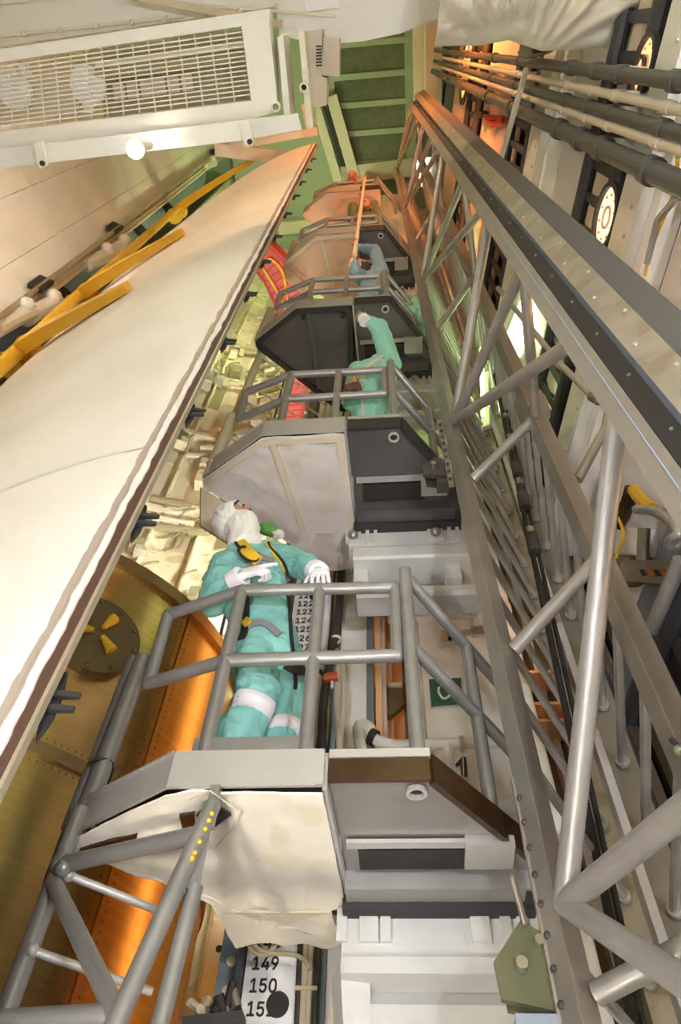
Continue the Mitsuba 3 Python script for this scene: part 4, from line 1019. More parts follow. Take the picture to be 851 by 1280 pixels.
hx0, hx1 = at(268, 1240, Y=YB + .1)[0], at(300, 1240, Y=YB + .1)[0]
part(pc, "web", box(((hx0 + hx1) / 2, YB + .2, 11.6), (hx1 - hx0, .2, 27)), "blue_gray"); part(pc, "flange", box((hx1 + .01, YB + .08, 11.6), (.03, .3, 27)), "dark_wall")
zh = at(285, 1203, Y=YB + .1)[2]
for k in range(-3, 30): part(pc, "lightening_hole", disc(((hx0 + hx1) / 2, YB + .1, zh + .148 * k), (0, 1, 0), .028, .03, 14), "quilt_warm" if k % 2 else "tan_box")
for k in range(3): part(pc, "knob", ball((hx0 - .02, YB + .12, at(270, 1184, Y=YB + .1)[2] + 2.1 * k), .02, 6), "black")
cb = thing("cable_bundle", "bundle of dark cables hanging between the numbered column and the white columns", "cable")
for k, x in enumerate((-.585, -.56, -.535, -.505)):
    part(cb, "cable", hose([(x, YB - .02, FLOOR + .1), (x + .01, YB - .03, 1.2), (x - .02 + .01 * k, YB - .03, 2.4), (x + .03, YB - .03, 3.6), (x + .05, YB - .02, 4.6), (x + .05, YB, 9)], .017, 6, 7), ("beam_dark", "tan_box", "tan_box", "beam_dark")[k])
part(cb, "channel", box((-.535, YB + .08, 11.6), (.16, .06, 27)), "blue_gray"); part(cb, "tie", box((-.545, YB - .03, at(405, 1240, Y=YB)[2]), (.12, .05, .02)), "tan_box")
hs = thing("black_hose", "thick black hose running up beside the worker's gloved hand", "hose")
hq_ = lambda *P: [at(*p, Y=YB - .12) for p in P]
part(hs, "tube", hose(hq_((405, 960), (403, 900), (408, 850), (417, 800), (423, 760), (426, 700), (428, 660)), .035, 6, 10), "rubber")
part(hs, "tube", hose(hq_((413, 960), (417, 900), (419, 850), (421, 812)), .022, 6, 8), "blue_gray")
part(hs, "tie", ring(at(420, 799, Y=YB - .12), (0, 0, 1), .03, .045, .02), "white_paint")
bh = thing("braided_hose", "pale braided hose hanging in a loop beside the orange tool", "hose")
bp_ = hq_((425, 960), (427, 900), (429, 850), (425, 826), (421, 850), (422, 900), (424, 958))
part(bh, "braid", hose(bp_, .026, 8, 8), "rope"); 
ot = thing("orange_tool", "orange hand tool with a black handle hanging behind the guard rail", "tool")
c = at(412, 848, Y=YB - .17)
part(ot, "body", bar(c + (-.05, 0, 0), c + (.06, 0, .02), .07, .07, ch=.015), "tool_orange"); part(ot, "handle", tube(c + (-.04, -.02, .02), c + (-.13, -.04, .10), .022, 10, .010), "black"); part(ot, "nose", tube(c + (.02, 0, -.03), c + (.02, 0, -.10), .012, 8), "number_panel")
# white box columns and orange gap
wc = thing("box_column", "white box column with a dark edge behind the front guard rail", "column")
x0, x1, x2 = at(427, 800, Y=4.35)[0], at(458, 800, Y=4.35)[0], at(466, 800, Y=4.35)[0]
part(wc, "face", box(((x0 + x1) / 2, 4.40, 11.6), (x1 - x0, .1, 27)), "pale_panel"); part(wc, "edge", box(((x1 + x2) / 2, 4.41, 11.6), (x2 - x1, .1, 27)), "blue_gray")
og = thing("lit_recess", "orange lit recess with a dark pipe between the white columns", "recess")
part(og, "back", box((.02, 5.2, 5), (.5, .05, 14)), "lit_sienna"); part(og, "side", box((-.13, 4.75, 5), (.05, .8, 14)), "lit_sienna"); part(og, "pipe", tube((-.04, 4.9, FLOOR), (-.04, 4.9, 11), .02, 8), "tan_box"); part(og, "pipe", tube((.10, 4.9, FLOOR), (.10, 4.9, 11), .025, 8), "seam_brown"); part(og, "angle", box((-.10, 4.5, 5), (.06, .1, 14)), "quilt_warm")
part(og, "gusset", slab([at(*p, Y=4.6) for p in ((468, 856), (503, 856), (505, 880), (490, 893), (468, 900))], .06, (0, 1, 0)), "bronze", label="brown gusset plate"); part(og, "gusset_cap", slab([at(*p, Y=4.58) for p in ((468, 853), (503, 853), (503, 858), (468, 858))], .1, (0, 1, 0)), "tan_box")
flood_lamp((.28, 4.75, 3.2), (-.1, 5.1, 3.4), (1.0, .5, .2), 10, .10, "small orange lamp inside the lit recess between the columns")
dp = thing("door_panel", "tall pale door panel with a green sign and a black numeral behind the right guard rail", "panel")
x0 = at(507, 800, Y=4.3)[0]
part(dp, "leaf", box((x0 + .10 / 2, 4.34, 11.6), (.10, .1, 27)), "pale_panel"); part(dp, "leaf", box((x0 + .12 + .42, 4.36, 11.6), (.84, .1, 27)), "pale_panel")
part(dp, "leaf_seam", box((x0 + .11, 4.38, 11.6), (.02, .08, 27)), "fabric_hem")
for z in (4.55, 7.9): part(dp, "cross_rail", box((x0 + .4, 4.28, z), (1.1, .1, .12)), "pale_panel")
gs = thing("green_sign", "dark green sign with a white hook emblem on the pale door panel", "sign")
g4 = [at(*p, Y=4.27) for p in ((536, 849), (576, 847), (577, 878), (539, 881))]
part(gs, "plate", slab(g4, .02, (0, 1, 0)), "sign_green")
em = [at(*p, Y=4.255) for p in ((548.7, 859), (548, 864), (550, 869), (553, 872.5), (557, 873), (561, 870), (563, 865))]
part(gs, "emblem", hose(em, .010, 6, 6), "sign_white", label="white hook emblem")
m = slab([at(*p, Y=4.30) for p in ((569, 956), (577, 947), (582.5, 947), (584.5, 971), (576.5, 971), (575.5, 956), (569.5, 959))], .008, (0, -1, 0)); part(dp, "numeral", m, "print_black", False, label="black numeral 1")
lt = thing("door_latch", "chrome sliding latch on the pale door panel", "latch")
c = at(575, 792, Y=4.2)
part(lt, "bolt", tube(c + (-.02, 0, 0), c + (.22, 0, .03), .028, 14), "chrome"); part(lt, "knob", tube(c + (.10, 0, .015), c + (.22, 0, .03), .05, 14), "chrome"); part(lt, "plate", box(c + (-.09, .03, -.01), (.13, .03, .14)), "chrome")
for dz in (-.035, .035): part(lt, "screw", disc(c + (-.09, .01, dz - .01), (0, 1, 0), .018, .02, 10), "black")
wpp = thing("white_pipe", "white pipe with a bent end and a dark clamp behind the lowest platform", "pipe")
w_ = lambda *P: [at(*p, Y=4.05) for p in P]
part(wpp, "tube", hose(w_((448, 950), (448, 920), (452, 906), (460, 908), (465, 920), (478, 929), (500, 932), (530, 931), (600, 928), (650, 926)), .042, 6, 14), "white_paint")
part(wpp, "tee", tube(*w_((560, 930), (561, 975)), .038, 12), "white_paint"); part(wpp, "clamp", ring(at(466, 922, Y=4.05), (1, 0, -.6), .042, .06, .05), "black"); part(wpp, "bracket", [bar(at(540, 931, Y=4.05), at(540, 931, Y=4.05) + (0, .3, 0), .03, .03), bar(at(500, 932, Y=4.05), at(500, 932, Y=4.05) + (0, .3, 0), .03, .03)], "white_paint"); part(wpp, "lower_tube", tube(*w_((590, 1010), (660, 1010)), .05, 14), "white_paint")
rp = solo("tie_rope", [hose(w_((577, 931), (579, 960), (577, 1000)), .006, 6, 6), ring(at(577, 930, Y=4.05), (1, 0, 0), .042, .056, .03)], "rope", "thin rope tied round the white pipe", "rope")
bw = thing("rear_panel", "dark brown panel with white strips far behind the truss rungs", "panel")
part(bw, "board", box((1.47, 4.95, 8.0), (1.14, .06, 20)), "bronze")
for x, w_, m_ in ((1.30, .05, "pale_panel"), (1.66, .13, "pale_panel"), (1.80, .05, "steel_blue"), (1.94, .10, "number_panel"), (2.03, .03, "black"), (1.48, .03, "black")): part(bw, "strip", box((x, 4.86, 8.0), (w_, .12, 20)), m_, label="upright strip")
for z in np.arange(-.8, 14, 1.15): part(bw, "crosspiece", box((1.47, 4.90, z), (1.14, .05, .07)), "olive_box")
nb = thing("lit_niche", "shelf box coloured as if orange lit, glimpsed between the truss rungs", "box")  # the orange light sits in the shelf colours
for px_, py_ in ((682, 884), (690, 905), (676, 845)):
    q = at(px_, py_, Y=4.7); part(nb, "shelf", [box(q + (0, 0, -.06), (.30, .25, .03)), box(q + (.14, 0, .02), (.02, .25, .16))], "lit_sienna"); part(nb, "back", box(q + (0, .12, .02), (.28, .02, .13)), "quilt_warm")
# floor-level gear under the lowest platform
bs = thing("base_beam", "grey base beam with frayed black bristles under the white hinge support", "beam")
part(bs, "panel", slab([at(*p, Y=4.15) for p in ((412, 1175), (680, 1175), (680, 1262), (412, 1262))], .1, (0, 1, 0)), "number_panel")
part(bs, "sill", bar(at(540, 1250, Y=3.95), at(700, 1244, Y=3.95), .2, .12), "pale_panel")
for k in range(26): part(bs, "bristle", tube(at(533 + 3.4 * k, 1246, Y=3.85), at(534 + 3.4 * k + 3 * math.sin(k * 2.1), 1252 + 3 * math.sin(k * 1.3), Y=3.82), .014, 5), "black")
part(bs, "bolt_plate", slab([at(*p, Y=3.95) for p in ((412, 1249), (470, 1247), (482, 1262), (482, 1300), (412, 1300))], .06, (0, 1, 0)), "white_paint")
q = at(447, 1275, Y=3.94); part(bs, "boss", ring(q, (0, 1, 0), .05, .09, .04), "number_panel"); part(bs, "boss", disc(q, (0, 1, 0), .035, .05), "number_panel")
part(bs, "red_beam", slab([at(*p, Y=4.0) for p in ((485, 1266), (590, 1266), (592, 1310), (485, 1310))], .08, (0, 1, 0)), "bronze"); part(bs, "spike", slab([at(*p, Y=3.9) for p in ((537, 1250), (543, 1262), (543, 1300), (534, 1300))], .04, (0, 1, 0)), "white_paint")
part(bs, "blue_panel", slab([at(*p, Y=4.0) for p in ((595, 1270), (690, 1268), (692, 1320), (596, 1320))], .06, (0, 1, 0)), "steel_blue")
part(bs, "lug_plate", slab([at(*p, Y=3.9) for p in ((628, 1220), (684, 1218), (688, 1240), (640, 1243), (628, 1236))], .05, (0, 1, 0)), "steel_blue")
gh = thing("coiled_hose", "loose grey hose looped above the station numbers", "hose")
part(gh, "tube", hose([at(*p, Y=3.98) for p in ((310, 1176), (318, 1190), (334, 1193), (344, 1182), (352, 1168))], .012, 6, 8), "olive_box"); part(gh, "tube", hose([at(*p, Y=3.97) for p in ((316, 1178), (326, 1188), (350, 1192), (372, 1195), (387, 1212))], .012, 6, 8), "olive_box")
jk = thing("cable_junk", "dark tangle of small connectors at the foot of the numbered column", "connectors")
for k in range(22):
    a = at(rng.uniform(246, 308), rng.uniform(1256, 1285), Y=3.9); b = a + np.array([rng.uniform(-.1, .1), rng.uniform(-.05, .05), rng.uniform(-.1, .12)])
    part(jk, "connector", tube(a, b, rng.uniform(.012, .03), 7), rng.choice(["black", "beam_dark", "tan_box", "steel"]))
part(jk, "shelf", bar(at(230, 1284, Y=3.9), at(305, 1276, Y=3.9), .12, .05), "ladder_dark")

# ------------------------------------------------------------------ tubular frame at lower left
tf = thing("tube_frame", "bare aluminium tube frame propping the lowest platform at lower left", "frame")
az_p = -27.45; pp = lambda z, r=3.26: pol(az_p, r, z)
part(tf, "pole", tube(pp(FLOOR, 3.2), pp(1.80, 3.24), .040, 18), "rail_gray"); part(tf, "pole", tube(pol(-27.6, 3.36, 1.5), pol(-27.8, 3.36, 2.84), .040, 18), "rail_gray"); part(tf, "pole_coupling", tube(pol(-27.6, 3.34, 1.75), pol(-27.6, 3.34, 2.05), .052, 18), "rail_gray")
J1 = np.array(pol(-27.45, 3.2, 1.52)); T_ = at(246, 1044, r=2.68); V0 = at(266, 1006, r=2.66)
part(tf, "top_tube", tube(J1, T_, .036, 18), "rail_gray")
E0 = at(148, 1272, r=2.62); part(tf, "brace", tube(V0, V0 + (E0 - V0) * 1.5, .035, 18), "rail_gray")
U0 = at(244, 1108, r=2.69); U1 = at(200, 1280, r=2.70); part(tf, "brace", tube(U0, U0 + (U1 - U0) * 1.5, .031, 18), "rail_gray")
part(tf, "strut", tube(J1 + (.0, 0, -.08), E0, .034, 18), "rail_gray")
part(tf, "web_plate", slab([V0 + (.01, 0, 0), U0 + (.02, 0, -.04), V0 + (E0 - V0) * .42, V0 + (E0 - V0) * .1], .016, (0, 1, 0)), "rail_gray")
part(tf, "tape_mark", [ball(V0 + (E0 - V0) * t + (.026, -.030, 0), .010, 5) for t in (.08, .12, .17, .24, .3, .33)], "strap_yellow", kind="stuff", label="yellow paint marks")
part(tf, "head_plate", bar(V0 + (0, 0, -.1), V0 + (0, 0, .08), .04, .04), "rail_gray")
for (p, q) in (((86, 1094), (197, 1138)), ((40, 1188), (190, 1240))):
    a, b = at(*p, r=3.2), at(*q, r=3.25); part(tf, "rung", [tube(a, b, .017, 12), ball(a, .028, 8)], "alu")
part(tf, "joint", [ball(J1, .048, 10), ball(J1 + (.03, -.03, -.03), .036, 10)], "rail_gray"); part(tf, "strap", hose([pol(-28.3, 3.25, 2.05), pol(-26.8, 3.24, 2.08), pol(-26.4, 3.4, 2.0)], .012, 5, 6), "black")
part(tf, "foot", bar(E0 + (E0 - V0) * .5 + (-.5, 0, 0), E0 + (E0 - V0) * .5 + (.9, 0, 0), .09, .09), "rail_gray")
part(tf, "post", tube(U0 + (U1 - U0) * 1.5, [*(U0 + (U1 - U0) * 1.5)[:2], FLOOR], .032, 14), "rail_gray"); part(tf, "sill_tube", tube(at(-20, 1278, r=2.9), at(150, 1268, r=2.65), .034, 14), "rail_gray")

# ------------------------------------------------------------------ people
_ico = trimesh.creation.icosphere(subdivisions=2).vertices
def sph(c, r, sc=(1, 1, 1), M=None):
    v = _ico * r * np.asarray(sc, float)
    if M is not None: v = v @ np.asarray(M).T
    return v + np.asarray(c, float)
def hull(*pts): return m3.Manifold.hull_points(np.vstack(pts).astype(np.float32))
def bone(a, ra, b, rb): return hull(sph(a, ra), sph(b, rb))
def union(parts): return m3.Manifold.batch_boolean(list(parts), m3.OpType.Add)
def flesh(parts, size=.03, it=8, folds=0.0, f=9.0, seed=0, keep=None):
    m = union(parts).simplify(.003).refine_to_length(size).to_mesh()
    t = trimesh.Trimesh(m.vert_properties[:, :3], m.tri_verts, process=True); v0_ = np.array(t.vertices)
    trimesh.smoothing.filter_taubin(t, lamb=.5, nu=.52, iterations=it)
    dv = np.array(t.vertices) - v0_; ln = np.linalg.norm(dv, axis=1, keepdims=True); dv = np.where(np.isfinite(dv), dv, 0) * np.minimum(1, size * 1.2 / np.maximum(ln, 1e-9)); t = trimesh.Trimesh(v0_ + np.where(np.isfinite(dv), dv, 0), t.faces, process=False)
    if folds:
        v = np.array(t.vertices); q = v * f; q[:, 2] *= 1.7; q[:, 0] += .5 * v[:, 2] * f
        d = (np.abs(meshkit.fbm(q, 3, seed) - .5) * 4 - .55) * folds
        t = trimesh.Trimesh(v + t.vertex_normals * d[:, None], t.faces, process=False)
    return t
def frame(f, t):
    """Columns right, forward, top."""
    f = np.asarray(f, float) / np.linalg.norm(f); t = np.asarray(t, float); t = t - f * (t @ f); t /= np.linalg.norm(t)
    return np.stack([np.cross(f, t), f, t], 1)
def head_mesh(c, M, k=1.0):
    L = lambda *p: np.asarray(c) + M @ (np.array(p) * k)
    p = [m3.Manifold.hull_points(sph(L(0, -.015, .035), .118 * k, (.88, 1.08, 1), M).astype(np.float32)), hull(sph(L(0, .045, -.045), .075 * k, (.95, .8, 1), M), sph(L(0, .07, -.105), .034 * k, (1.2, .8, .8), M), sph(L(0, -.02, 0), .09 * k)),
         bone(L(0, .112, .01), .012 * k, L(0, .138, -.03), .019 * k), bone(L(-.018, .11, -.034), .014 * k, L(.018, .11, -.034), .014 * k),
         bone(L(-.045, .098, .032), .014 * k, L(.045, .098, .032), .014 * k), bone(L(-.028, .103, -.068), .011 * k, L(.028, .103, -.068), .011 * k), bone(L(-.026, .10, -.084), .011 * k, L(.026, .10, -.084), .011 * k)]
    for s in (-1, 1): p.append(hull(sph(L(s * .104, -.02, .02), .016 * k), sph(L(s * .112, -.035, .035), .014 * k), sph(L(s * .104, -.025, -.03), .012 * k)))
    return flesh(p, .014, 5)
def hand_mesh(w, fd, bd, k=1.0, curl=(25, 25, 28, 32), spread=5, thumb=25, side=1, mirror_thumb=1):
    """A gloved hand: w wrist, fd finger direction, bd the back of the hand; side=+1 has its thumb towards +right of the frame."""
    M = frame(fd, bd); L = lambda p: np.asarray(w) + M @ (np.array(p) * k * np.array([side, 1, 1]))
    p = [hull(*[sph(L(q), r * k) for q, r in (((-.030, .01, 0), .027), ((.030, .01, 0), .027), ((-.040, .115, 0), .018), ((.040, .122, 0), .018), ((0, .125, .004), .018))])]
    spec = [(.040, .120, .052, .036, .027), (.0135, .128, .058, .040, .028), (-.0135, .124, .054, .037, .027), (-.039, .112, .042, .028, .023)]
    for i, (x, y, *ls) in enumerate(spec):
        ang, yaw = math.radians(curl[i] * .6), math.radians(spread * (1.5 - i) * .7); q = np.array([x, y, 0.0]); r = .0145
        for j, l in enumerate(ls):
            d = np.array([math.sin(yaw) * math.cos(ang), math.cos(yaw) * math.cos(ang), -math.sin(ang)]); e = q + d * l
            p.append(bone(L(q), r * k, L(e), r * .92 * k)); q = e; r *= .92; ang += math.radians(curl[i])
    a = math.radians(thumb); q = np.array([.036, .035, -.008])
    for l, r, da in ((.048, .019, 0), (.040, .0165, -12), (.032, .0145, -14)):
        a += math.radians(da); d = np.array([math.sin(a) * .9, math.cos(a) * .8, -.35]); d /= np.linalg.norm(d); e = q + d * l
        p.append(bone(L(q), r * k, L(e), r * .9 * k)); q = e
    return flesh(p, .0075, 4)
def strap(pts, w, th, nrm):
    """A flat band through the points, nrm its outward side."""
    P_ = smooth_pts(pts, 8); t = np.gradient(P_, axis=0); t /= np.linalg.norm(t, axis=1, keepdims=True)
    n = np.asarray(nrm, float) / np.linalg.norm(nrm); s = np.cross(t, n); s /= np.linalg.norm(s, axis=1, keepdims=True); u = np.cross(s, t)
    V = np.stack([P_ - s * w / 2, P_ + s * w / 2, P_ + s * w / 2 + u * th, P_ - s * w / 2 + u * th], 1).reshape(-1, 3); Fc = []
    for k in range(len(P_) - 1):
        for j in range(4):
            A, B, C, D = 4 * k + j, 4 * k + (j + 1) % 4, 4 * k + 4 + (j + 1) % 4, 4 * k + 4 + j; Fc += [[A, B, C], [A, C, D]]
    e = len(V) - 4; Fc += [[0, 2, 1], [0, 3, 2], [e, e + 1, e + 2], [e, e + 2, e + 3]]
    m = trimesh.Trimesh(V, Fc, process=False)
    if m.volume < 0: m.invert()
    return m


def snap(pts, mesh, off):
    """Moves points onto the surface of mesh, off outside it."""
    q, d, f = trimesh.proximity.closest_point(mesh, np.asarray(pts, float)); return q + mesh.face_normals[f] * off, mesh.face_normals[f]


def body(J, seed=0, size=.03, folds=.012):
    g = lambda n: np.asarray(J[n], float)
    p = [hull(sph(g("pelvis"), .195, (1.1, .85, .9)), sph(g("waist"), .188, (1.08, .85, 1))), hull(sph(g("waist"), .19, (1.08, .86, 1)), sph(g("chest"), .21, (1.1, .84, 1))),
         hull(sph(g("chest"), .20, (1.1, .84, 1)), sph(g("sl"), .10), sph(g("sr"), .095), sph(g("neck"), .10)), bone(g("neck"), .085, g("head"), .075)]
    for s in "lr":
        p += [bone(g("s" + s), .118, g("e" + s), .102), bone(g("e" + s), .100, g("w" + s), .055)]
        if "k" + s in J:
            p += [bone(g("h" + s), .150, g("k" + s), .116), bone(g("k" + s), .114, g("a" + s), .095), bone(g("a" + s), .105, g("a" + s) + (0, 0, -.13), .10), hull(sph(g("a" + s) + (0, 0, -.16), .075), sph(g("a" + s) + np.asarray(J["toe"]) * .19 + (0, 0, -.18), .055))]
    return flesh(p, size, 10, folds, 8.0, seed)


# --- the worker on the lowest platform
Q = lambda px, py, y: at(px, py, Y=y)
J = dict(pelvis=Q(330, 806, 2.98), waist=Q(324, 772, 2.97), chest=Q(314, 724, 2.95), neck=Q(303, 688, 2.91), head=Q(299, 672, 2.88), sl=Q(283, 708, 2.90), sr=Q(340, 696, 3.0),
         el=Q(266, 752, 2.86), wl=Q(300, 722, 2.70), er=Q(380, 707, 2.92), wr=Q(398, 716, 2.74), hl=Q(316, 822, 2.95), hr=Q(350, 822, 3.02), kl=Q(322, 868, 2.88), kr=Q(362, 868, 3.05), al=Q(300, 926, 2.93), ar=Q(351, 928, 3.08), toe=np.array([-.4, -.9, 0]))
p1 = solo("person", body(J, 3, .020, .020), "teal", "worker in a teal coverall and white hood leaning on the lowest guard rail", "person", None, True)
bm = trimesh.Trimesh(*(lambda k: (meshkit.WRITTEN[scene[k]["filename"]][0] / S, meshkit.WRITTEN[scene[k]["filename"]][1]))(p1), process=False)
hc = Q(293, 651, 2.86); HM = frame((.60, -.55, .58), (-.64, .05, .72))
LH = lambda *p: hc + HM @ np.array(p)
part(p1, "face", head_mesh(hc, HM, 1.05), "skin", True, label="sunburnt face under the hood")
shell = union([m3.Manifold.hull_points(sph(LH(0, -.012, .03), .148, (.93, 1.08, 1.03), HM).astype(np.float32)), hull(sph(LH(0, .015, -.05), .108), sph(LH(0, .075, -.105), .058), sph(LH(0, -.03, -.10), .115)), hull(sph(LH(0, .0, -.12), .115), sph(J["neck"] + (.01, -.02, .05), .125), sph(LH(0, .07, -.13), .06))])
win = hull(*[sph(LH(x, y, z), .022) for x in (-.075, .075) for y in (.085, .22) for z in (-.042, .058)])
hm_ = (shell - win).refine_to_length(.022).to_mesh(); hm_ = trimesh.Trimesh(hm_.vert_properties[:, :3], hm_.tri_verts)
trimesh.smoothing.filter_taubin(hm_, iterations=6)
_v = np.array(hm_.vertices); hm_ = trimesh.Trimesh(_v + hm_.vertex_normals * ((np.abs(meshkit.fbm(_v * 14, 3, 2) - .5) * 4 - .5) * .010)[:, None], hm_.faces, process=False)
part(p1, "hood", hm_, "hood", True, label="white cloth hood")
part(p1, "hood_patch", disc(LH(.125, .01, .045), HM[:, 0], .040, .03, 18), "hood_mesh", label="grey mesh ear patch")
part(p1, "sunglasses", [hull(*[sph(LH(x, .135, z), .008) for x in (a, a + .055 * (1 if a > 0 else 1)) for z in (.0, .035)]) for a in (-.062, .008)][0], "black"); part(p1, "sunglasses", [tube(LH(-.09, .06, .028), LH(-.062, .14, .025), .008, 8), tube(LH(.09, .06, .028), LH(.062, .14, .025), .008, 8)], "black")
gl = part(p1, "glove", hand_mesh(J["wr"] + (.01, -.0, .02), (.10, -.50, -.86), (.0, -.86, .50), .98, (16, 18, 20, 24), 9, 42, 1), "glove", True, label="white glove gripping the rail")
part(p1, "glove", hand_mesh(J["wl"] + (.0, -.01, .01), (.95, -.22, .12), (.15, -.95, .30), 1.0, (6, 62, 66, 66), 4, 30, -1), "glove", True, label="white glove pointing to the right")
for a, b in ((J["wl"], J["el"]), (J["wr"], J["er"])):
    a, b = np.asarray(a), np.asarray(b); d = (b - a) / np.linalg.norm(b - a); part(p1, "glove_cuff", tube(a - d * .02, a + d * .06, .070, 20, .078), "glove", label="white glove cuff")
kb = np.asarray(J["kl"]) * .70 + np.asarray(J["al"]) * .30; d = (np.asarray(J["al"]) - J["kl"]); d /= np.linalg.norm(d); part(p1, "boot_cuff", tube(kb - d * .045, kb + d * .045, .119, 28, .112), "glove", True, label="white elastic boot cuff")
part(p1, "boot_cover", flesh([bone(kb + d * .06, .108, np.asarray(J["al"]) + (-.02, 0, .02), .138), bone(np.asarray(J["al"]) + (-.02, 0, .02), .138, np.asarray(J["al"]) + (-.03, .0, -.14), .12)], .028, 5, .014, 10, 5), "teal", True, label="baggy teal boot cover")
kb2 = np.asarray(J["ar"]) + (.02, -.02, .06); part(p1, "boot_cuff", tube(kb2 - (0, 0, .035), kb2 + (0, 0, .035), .104, 28, .098), "glove", True, label="white elastic boot cuff")
# harness
def harness(px, w, mat, y=2.55, name="harness_strap", lab=None, off=.006):
    q, n = snap([Q(*p, y) for p in px], bm, off)
    # drop every point straight onto the near side of the body along the sight line
    out, nn = [], []
    for p in px:
        v = R @ _raw(*p); hit, _, tri = bm.ray.intersects_location([[0, 0, 0]], [v], multiple_hits=False)
        if len(hit): out.append(hit[0] + bm.face_normals[tri[0]] * off); nn.append(bm.face_normals[tri[0]])
    if len(out) < 2: out, nn = list(q), list(n)
    keep = [0] + [i for i in range(1, len(out)) if np.linalg.norm(out[i] - out[i - 1]) > 1e-4]
    out, nn = [out[i] for i in keep], [nn[i] for i in keep]
    return part(p1, name, strap(out, w, .014, np.mean(nn, 0)), mat, 40, label=lab)
harness([(293, 672), (303, 680), (312, 692), (316, 704)], .055, "strap_yellow", lab="yellow shoulder strap")
harness([(288, 668), (294, 676), (301, 686), (309, 690)], .02, "black")
harness([(308, 691), (315, 697), (322, 703)], .085, "strap_yellow", off=.02, lab="yellow chest pad of the harness")
harness([(306, 690), (307, 702), (318, 704), (326, 698)], .016, "black", off=.034)
harness([(322, 697), (332, 700), (342, 703)], .05, "strap_gray"); harness([(308, 712), (318, 710), (326, 705)], .04, "strap_gray")
harness([(334, 680), (343, 692), (352, 708), (357, 719)], .030, "strap_yellow", lab="yellow shoulder strap"); harness([(334, 681), (343, 693), (352, 709), (356, 718)], .012, "black", off=.02)
harness([(309, 786), (318, 780), (330, 780), (338, 785), (349, 795)], .045, "strap_gray", lab="grey leg strap"); harness([(307, 745), (309, 765), (308, 785), (303, 800)], .045, "black", lab="black harness web"); harness([(308, 776), (312, 782)], .05, "strap_yellow", off=.012)
harness([(357, 735), (361, 770), (363, 800), (366, 830), (368, 862)], .018, "black", off=.008, lab="thin black lanyard"); harness([(358, 832), (368, 836), (376, 838)], .09, "black", off=.03, lab="black pouch")
part(p1, "collar", strap([J["neck"] + HM @ np.array([x, .13, .02 * 0]) for x in (-.06, 0, .06)], .05, .012, (.6, -.6, .3)), "teal")
gc_ = thing("green_bottle", "green object with a white corner behind the worker's neck", "object")
c = Q(334, 664, 3.0); part(gc_, "body", flesh([bone(c + (-.02, 0, .04), .055, c + (.05, 0, -.01), .045)], .02, 3), "green_cap", True); part(gc_, "corner", bar(c + (.05, 0, -.02), c + (.12, 0, -.06), .05, .05), "hood")

def worker(label, J, mat, hand_mat, face=(.0, -.3, .95), top=(0, .9, .3), hair="hood", seed=0, hands=(), headpos=None, k=1.0, mask=False):
    t = solo("person", body(J, seed, .04, .012), mat, label, "person", None, True)
    c = np.asarray(J["head"]) if headpos is None else np.asarray(headpos); M = frame(face, top); L = lambda *p: c + M @ (np.array(p) * k)
    part(t, "head", head_mesh(c, M, k), "skin", True)
    cap = m3.Manifold.hull_points(sph(L(0, -.035, .05), .128 * k, (.9, 1.0, 1), M).astype(np.float32))
    part(t, "hood" if hair == "hood" else "hair", flesh([cap], .03, 3), hair, True, label="white hood" if hair == "hood" else "dark hair")
    if mask: part(t, "mask", flesh([hull(sph(L(0, .095, -.05), .05 * k, (1.3, .6, 1), M), sph(L(0, .05, -.09), .05 * k, (1.3, .6, 1), M))], .02, 3), "hood", True, label="white face mask")
    for (w, fd, bd, cu, sd) in hands: part(t, "hand", hand_mesh(w, fd, bd, 1.0, cu, 5, 30, sd), hand_mat, True)
    return t

# mint green worker on the second platform, back to the viewer, one arm up to the third platform
J2 = dict(pelvis=(-.09, 2.93, 6.14), waist=(-.08, 2.92, 6.45), chest=(-.06, 2.90, 6.74), neck=(-.04, 2.90, 7.03), head=(-.02, 3.0, 7.10), sl=(-.25, 2.90, 6.86), sr=(.10, 2.86, 6.92), el=Q(440, 502, 2.84), wl=Q(444, 486, 2.74), er=Q(474, 410, 2.62), wr=Q(453, 397, 2.50),
          hl=(-.18, 2.92, 6.08), hr=(.01, 2.92, 6.08), kl=(-.17, 2.9, 5.72), kr=(.02, 2.9, 5.72), al=(-.17, 2.95, 5.32), ar=(.02, 2.95, 5.32), toe=np.array([.1, .9, 0]))
w2 = worker("worker in a mint green coverall reaching one arm up to the third platform", J2, "mint", "glove_brown", (.1, .5, .85), (-.1, -.8, .5), "hood", 4,
            [(J2["wr"], (-.45, .1, .95), (-.7, -.6, .1), (20, 22, 25, 28), 1), (J2["wl"], (-.2, -.2, .6), (-.6, -.5, .3), (50, 55, 60, 60), -1)])
part(w2, "glove_cuff", tube(np.asarray(J2["wr"]) + (.0, 0, -.01), np.asarray(J2["wr"]) + (.03, .02, -.08), .060, 16, .070), "glove", label="white cuff")
bm = trimesh.Trimesh(meshkit.WRITTEN[scene[w2]["filename"]][0] / S, meshkit.WRITTEN[scene[w2]["filename"]][1], process=False)
_p1, p1 = p1, w2
harness([(475, 446), (466, 455), (457, 463), (453, 475), (450, 492)], .045, "rope", lab="pale harness strap"); harness([(452, 478), (449, 490), (452, 505), (454, 522)], .02, "rope")
p1 = _p1
part(w2, "radio", flesh([bone(Q(436, 486, 2.66), .05, Q(446, 482, 2.66), .04), bone(Q(446, 482, 2.66), .04, Q(449, 488, 2.66), .03)], .02, 3), "seal_brown", label="dark red object in its hand")
